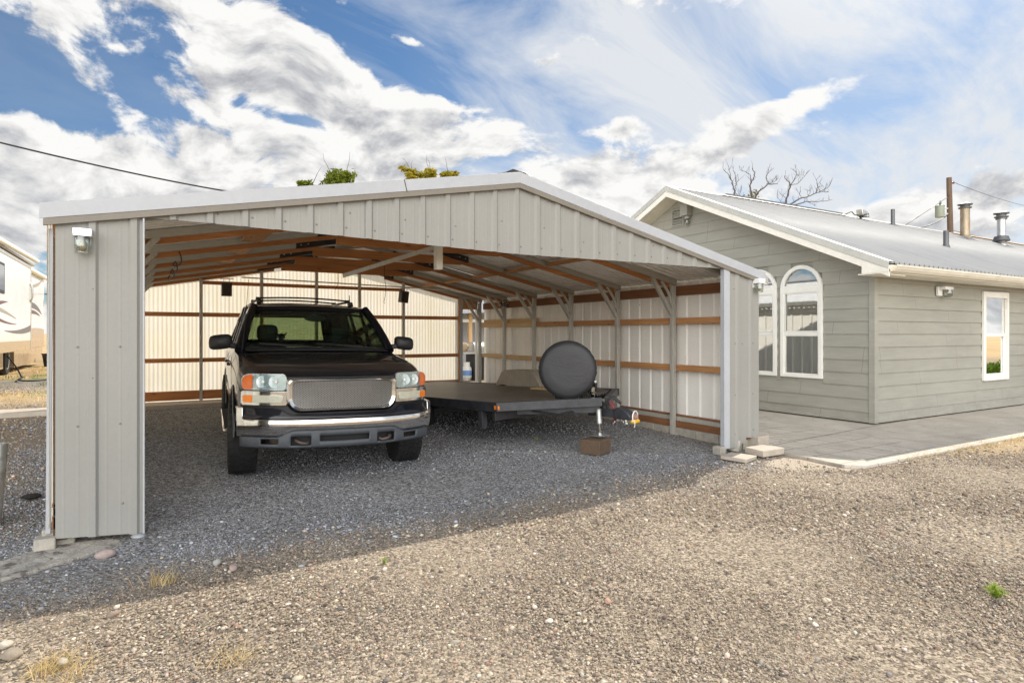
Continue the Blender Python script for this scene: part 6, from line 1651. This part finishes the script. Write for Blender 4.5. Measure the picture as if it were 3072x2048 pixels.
# cowl, wipers
mb = MB(); mb.grid([[(u*.78, .50-.12*(1-u*u), 1.20+.012*(1-u*u)), (u*.80, .70-.135*(1-u*u), 1.212)] for u in lin(-1,1,16)]); sp('cowl', mb, M['black_plastic'], body, solid=.004, fix=False)
for x0, y0, x1, y1, z1 in ((.05,.545,-.46,.70,1.262),(.70,.665,.16,.66,1.262)):
    mb = MB(); mb.tube([(x0,y0,1.222),(lerp(x0,x1,.5),lerp(y0,y1,.5)-.02,1.252),(x1,y1-.02,z1)], .011, 6); mb.bar((lerp(x0,x1,.35),lerp(y0,y1,.35)-.03,1.245),(lerp(x0,x1,1.35),lerp(y0,y1,1.2)-.02,z1+.012),.012,.022); sp('wiper', mb, M['black_rub'], smooth=60)
# mirrors
for s in (-1, 1):
    mb = MB(); P = []
    for i in range(11):
        u = i/10; row = []
        for j in range(17):
            a = 2*PI*j/16; ca_, sa_ = math.cos(a), math.sin(a)
            e = .55; qx = math.copysign(abs(ca_)**e, ca_); qz = math.copysign(abs(sa_)**e, sa_)
            k = [.0,.62,.84,.94,.985,1,1,1,.99,.96,.0][i]
            row.append((s*(1.035+.118*k*qx), .64+.14*u+.03*qx*s*0, 1.288+.083*k*qz-.012*k*qx*(1)))
        P.append(row)
    mb.grid(P); mi = sp('mirror', mb, M['black_plastic'], smooth=50)
    mb = MB(); mb.bar((s*.80,.78,1.225),(s*.955,.72,1.255),.10,.06); sp('mirror_arm', mb, M['black_plastic'], mi, bevel=.015)
    mb = MB(); mb.box(min(s*.93,s*1.14), max(s*.93,s*1.14), .775, .782, 1.222, 1.352); sp('mirror_glass', mb, M['chrome'], mi)
# roof rack
for s in (-1, 1):
    mb = MB(); mb.tube([(s*.575,1.66,1.772),(s*.578,1.78,1.80),(s*.58,1.95,1.822),(s*.58,3.2,1.815),(s*.57,3.45,1.765)], .016, 8); rr_ = sp('roof_rail', mb, M['black_plastic'], smooth=60)
    for y in (1.74, 3.35):
        mb = MB(); mb.prism([(y-.08,1.755),(y+.10,1.755),(y+.06,1.815),(y-.0,1.815)], 'x', min(s*.555,s*.605), max(s*.555,s*.605)); sp('rail_foot', mb, M['black_plastic'], rr_, bevel=.008)
for y in (1.98, 3.0):
    mb = MB(); mb.tube([(u*.57, y, 1.838+.022*(1-u*u)) for u in lin(-1,1,14)], .011, 8)
    for s in (-1, 1): mb.box(s*.575-.028, s*.575+.028, y-.035, y+.035, 1.815, 1.852)
    sp('cross_bar', mb, M['black_plastic'], smooth=50)
mb = MB(); mb.tube([(-.83,.50,1.19),(-.80,.56,1.45),(-.765,.63,1.98)], [.004,.003,.0022], 5); sp('antenna', mb, M['black_plastic'], smooth=60)
mb = MB(); mb.tube([(.52,1.52,1.775),(.52,1.54,1.90)], [.008,.004], 6); mb.box(.50,.54,1.48,1.58,1.768,1.785); sp('roof_antenna', mb, M['black_plastic'], rf)
# cabin
mb = MB(); mb.prism([(.62,1.13),(.66,1.212),(.95,1.225),(1.10,1.20),(1.14,1.10)], 'x', -.80, .80); mb.prism([(.98,1.20),(1.0,1.245),(1.12,1.24),(1.14,1.19)], 'x', .22, .66); sp('dashboard', mb, M['interior'], bevel=.01)
mb = MB(); P = []
for k in range(33):
    a = 2*PI*k/32; P.append((.445+.185*math.cos(a), 1.17-.07*math.sin(a), 1.185+.17*math.sin(a)))
mb.tube(P, .016, 8, cap=False); mb.bar((.28,1.17,1.19),(.61,1.17,1.19),.04,.03); mb.tube([(.445,1.02,1.13),(.445,1.16,1.185)], .035, 8); sp('steering_wheel', mb, M['interior'], smooth=60)
for x in (-.47, .45):
    mb = MB(); mb.prism([(1.62,.75),(1.80,.75),(1.90,1.22),(1.85,1.27),(1.77,1.25)], 'x', x-.24, x+.24); mb.prism([(1.2,.62),(1.75,.60),(1.75,.78),(1.2,.80)], 'x', x-.25, x+.25); se = sp('seat', mb, M['seat'], bevel=.05, seg=4)
    mb = MB()
    rowz = []
    for i in range(13):
        t_ = PI*i/12; row = []
        for j in range(25):
            a = 2*PI*j/24; e = .5
            f = lambda q: math.copysign(abs(q)**e, q)
            row.append((x+.128*f(math.sin(t_))*f(math.cos(a)), 1.80+.06*f(math.sin(t_))*f(math.sin(a)), 1.385+.105*f(math.cos(t_))))
        rowz.append(row)
    mb.grid(rowz); sp('headrest', mb, M['seat'], se, smooth=60)
mb = MB(); mb.prism([(2.55,.8),(2.68,.8),(2.76,1.20),(2.68,1.24)], 'x', -.62, .62); sp('rear_seat', mb, M['seat'], bevel=.04)
mb = MB(); mb.ball((.03,1.13,1.575), .13, 16, 8, (1,.16,.30)); mb.tube([(.03,1.16,1.60),(.03,1.20,1.67)], .02, 6); sp('cabin_mirror', mb, M['seat'], smooth=70)
mb = MB(); mb.box(.30,.34,2.0,2.06,1.2,1.66); mb.bar((.50,1.8,1.6),(.62,1.78,1.25),.06,.01); sp('seat_belt', mb, M['interior'])
# small plush figure on the dash (a top-level thing)
ty = thing('plush_toy', 'little dark horned plush toy sitting on the dashboard behind the windscreen', 'plush toy', tuple(suv.matrix_world @ Vector((-.385,.92,1.226))))
bpy.context.view_layer.update(); ty.location = suv.matrix_world @ Vector((-.385,.92,1.226))
tm = simple('dark_plush', (.012,.013,.014), .95, 0, .3, 60)
mb = MB(); mb.ball((0,0,.04), .06, 12, 8, (1.1,.8,.8)); mb.ball((0,-.01,.122), .042, 14, 10, (1,.9,1))
mb.ball((-.055,0,.03), .022, 8, 6); mb.ball((.055,0,.03), .022, 8, 6); tb = obj('torso', mb, tm, ty, smooth=80)
for s in (-1, 1):
    mb = MB(); mb.tube([(s*.03,-.01,.145),(s*.05,-.01,.156),(s*.062,-.01,.172)], [.012,.009,.002], 8); obj('horn', mb, tm, ty, smooth=60)
# ---------------------------------------------------------------- grass, straw, weeds
def blades(name, base, h, lean, wid, col, kind_label, mat):
    n = len(base); a = rng.random(n)*2*PI; ln = rng.uniform(.3,1,n)*lean
    d = np.stack([np.cos(a)*ln, np.sin(a)*ln, np.ones(n)], -1); s = np.stack([-np.sin(a+.6), np.cos(a+.6), np.zeros(n)], -1)*wid[:,None]
    p0 = base-s; p1 = base+s; p2 = base+d*h[:,None]*.6+s*.6; p3 = base+d*h[:,None]*.6-s*.6; p4 = base+d*h[:,None]*np.array([1.25,1.25,.92])
    V = np.stack([p0,p1,p2,p3,p4],1).reshape(-1,3); o = np.arange(n)*5
    F = [(i,i+1,i+2,i+3) for i in o]+[(i+3,i+2,i+4) for i in o]
    me = bpy.data.meshes.new(name); me.from_pydata(V.tolist(), [], F)
    at_ = me.attributes.new('tone','FLOAT_COLOR','POINT'); at_.data.foreach_set('color', np.concatenate([np.repeat(col,5,0), np.ones((n*5,1))],1).reshape(-1).astype(np.float32))
    me.materials.append(mat); ob = bpy.data.objects.new(name, me); COL.objects.link(ob); return tag(ob, kind_label, name.replace('_',' '), kind='stuff')
m = bpy.data.materials.new('grass_blades'); m.use_nodes = True; t = NT(m.node_tree); t.n.clear()
ca_ = t.attr('tone'); d_ = t.N('ShaderNodeBsdfDiffuse'); t.put(d_.inputs[0], ca_); r_ = t.N('ShaderNodeBsdfTranslucent'); t.put(r_.inputs[0], ca_)
mx = t.N('ShaderNodeMixShader'); mx.inputs[0].default_value = .35; t.l.new(d_.outputs[0], mx.inputs[1]); t.l.new(r_.outputs[0], mx.inputs[2]); oo = t.N('ShaderNodeOutputMaterial'); t.l.new(mx.outputs[0], oo.inputs[0]); M['blade'] = m
def clump(cs, per, spread):
    cs = np.array(cs); k = rng.integers(0, len(cs), len(cs)*per); p = cs[k]+rng.normal(0,1,(len(k),2))*spread; return p
def straw_cols(n): 
    P = np.array([(.62,.47,.24),(.50,.37,.19),(.72,.58,.34),(.42,.29,.15),(.55,.46,.20)]); return P[rng.integers(0,5,n)]*rng.uniform(.75,1.2,(n,1))
def put(xy, z=0): return np.concatenate([xy, (gh(xy[:,0],xy[:,1])+z)[:,None]],1)
# straw fringe along the concrete walk, thicker to the right
n = 2600; xs_ = 7.4+rng.random(n)**.75*6.5; ys_ = 3.90-np.abs(rng.normal(0,.20,n))*(.4+(xs_-7.4)*.16)
k = (np.sin(xs_*5.1)+np.sin(xs_*11.3+1)+.8*np.sin(ys_*7)) > .1-(xs_-8)*.12
P1 = np.stack([xs_,ys_],1)[k]
cs = [gpt(130,2010),gpt(200,2030),gpt(165,1990),gpt(700,1975)]
P2 = clump([(c[0],c[1]) for c in cs], 90, .05)
P3 = clump([(gpt(508,1745)[0],gpt(508,1745)[1]),(gpt(470,1748)[0],gpt(470,1748)[1])], 26, .03)
n = 5200; xl = -.7-rng.random(n)*7; yl = 5.6+rng.random(n)*6.1; k2 = (np.sin(xl*3+yl)+np.sin(yl*4.3-xl*2)+.6*np.sin(yl*9+xl*7)) > .15
P4 = np.stack([xl,yl],1)[k2]
n = 1500; xi_ = -.2+rng.random(n)*2.2; yi_ = 9.2+rng.random(n)*2.5; P5 = np.stack([xi_,yi_],1)
n = 9000; xf = -9+rng.random(n)*8.4; yf_ = 12.6+rng.random(n)*18; k6 = (np.sin(xf*1.7+yf_*.8)+np.sin(yf_*2.1-xf)) > .25; P6 = np.stack([xf,yf_],1)[k6]
xy = np.concatenate([P1,P2,P3,P4,P5,P6]); hgt = np.concatenate([rng.uniform(.02,.085,len(P1)), rng.uniform(.02,.06,len(P2)), rng.uniform(.05,.12,len(P3)), rng.uniform(.015,.055,len(P4)), rng.uniform(.01,.03,len(P5)), rng.uniform(.04,.13,len(P6))])
lean = np.concatenate([np.full(len(P1),1.0), np.full(len(P2),2.0), np.full(len(P3),.9), np.full(len(P4),2.6), np.full(len(P5),3.5), np.full(len(P6),1.0)])
wid = np.concatenate([np.full(len(P1),.0022), np.full(len(P2),.002), np.full(len(P3),.003), np.full(len(P4),.003), np.full(len(P5),.002), np.full(len(P6),.006)])
blades('dry_grass', put(xy,-.008), hgt, lean, wid, straw_cols(len(xy)), 'dry straw coloured grass tufts along the walk and left of the carport', M['blade'])
n = 7000; xf = -8+rng.random(n)*7.2; yf_ = 13.0+rng.random(n)*10; k6 = (np.sin(xf*1.3+yf_*.9)+np.sin(yf_*1.5-xf*.6)) > .95; P7 = np.stack([xf,yf_],1)[k6]
g = np.array([(.10,.17,.03),(.16,.22,.05),(.20,.24,.07)])[rng.integers(0,3,len(P7))]
blades('green_grass', put(P7,-.01), rng.uniform(.03,.10,len(P7)), np.full(len(P7),.9), np.full(len(P7),.006), g, 'patches of short green grass near the motorhome', M['blade'])
# two green weeds in the gravel
def weed(c, r, h, n, label, seed, sz):
    rs = random.Random(seed); mb = MB()
    for k in range(n):
        a = rs.random()*2*PI; e = rs.random()**.7; tip = Vector((math.cos(a)*r*e, math.sin(a)*r*e, h*(1-.45*e)*rs.uniform(.7,1.1)))
        for q in range(7):
            u = .25+.75*q/6; p = tip*u; b_ = rs.random()*6; d = Vector((math.cos(b_), math.sin(b_), rs.uniform(.2,.9)))*sz; s = d.cross(Vector((0,0,1))).normalized()*sz*.18
            mb.add([p, p+d*.5+s, p+d, p+d*.5-s], [(0,1,2,3)])
        s = Vector((-math.sin(a),math.cos(a),0))*.0012; mb.add([-s,s,tip+s,tip-s],[(0,1,2,3)])
    o = single('weed', mb, leafmat('weed_leaf_'+str(seed), (.20,.32,.04), (.45,.55,.11)), label, 'weed', fix=False); o.location = (c[0], c[1], float(gh(*c))-.008)
weed(gpt(2990,1790), .055, .085, 40, 'bright green feathery weed growing alone in the sunlit gravel', 5, .020)
weed(gpt(1154,1686), .022, .035, 14, 'tiny green weed near the edge of the roof shadow', 6, .012)
weed(gpt(1612,1330), .05, .05, 12, 'small thin weed in shade between the vehicle and the timber block', 8, .012)
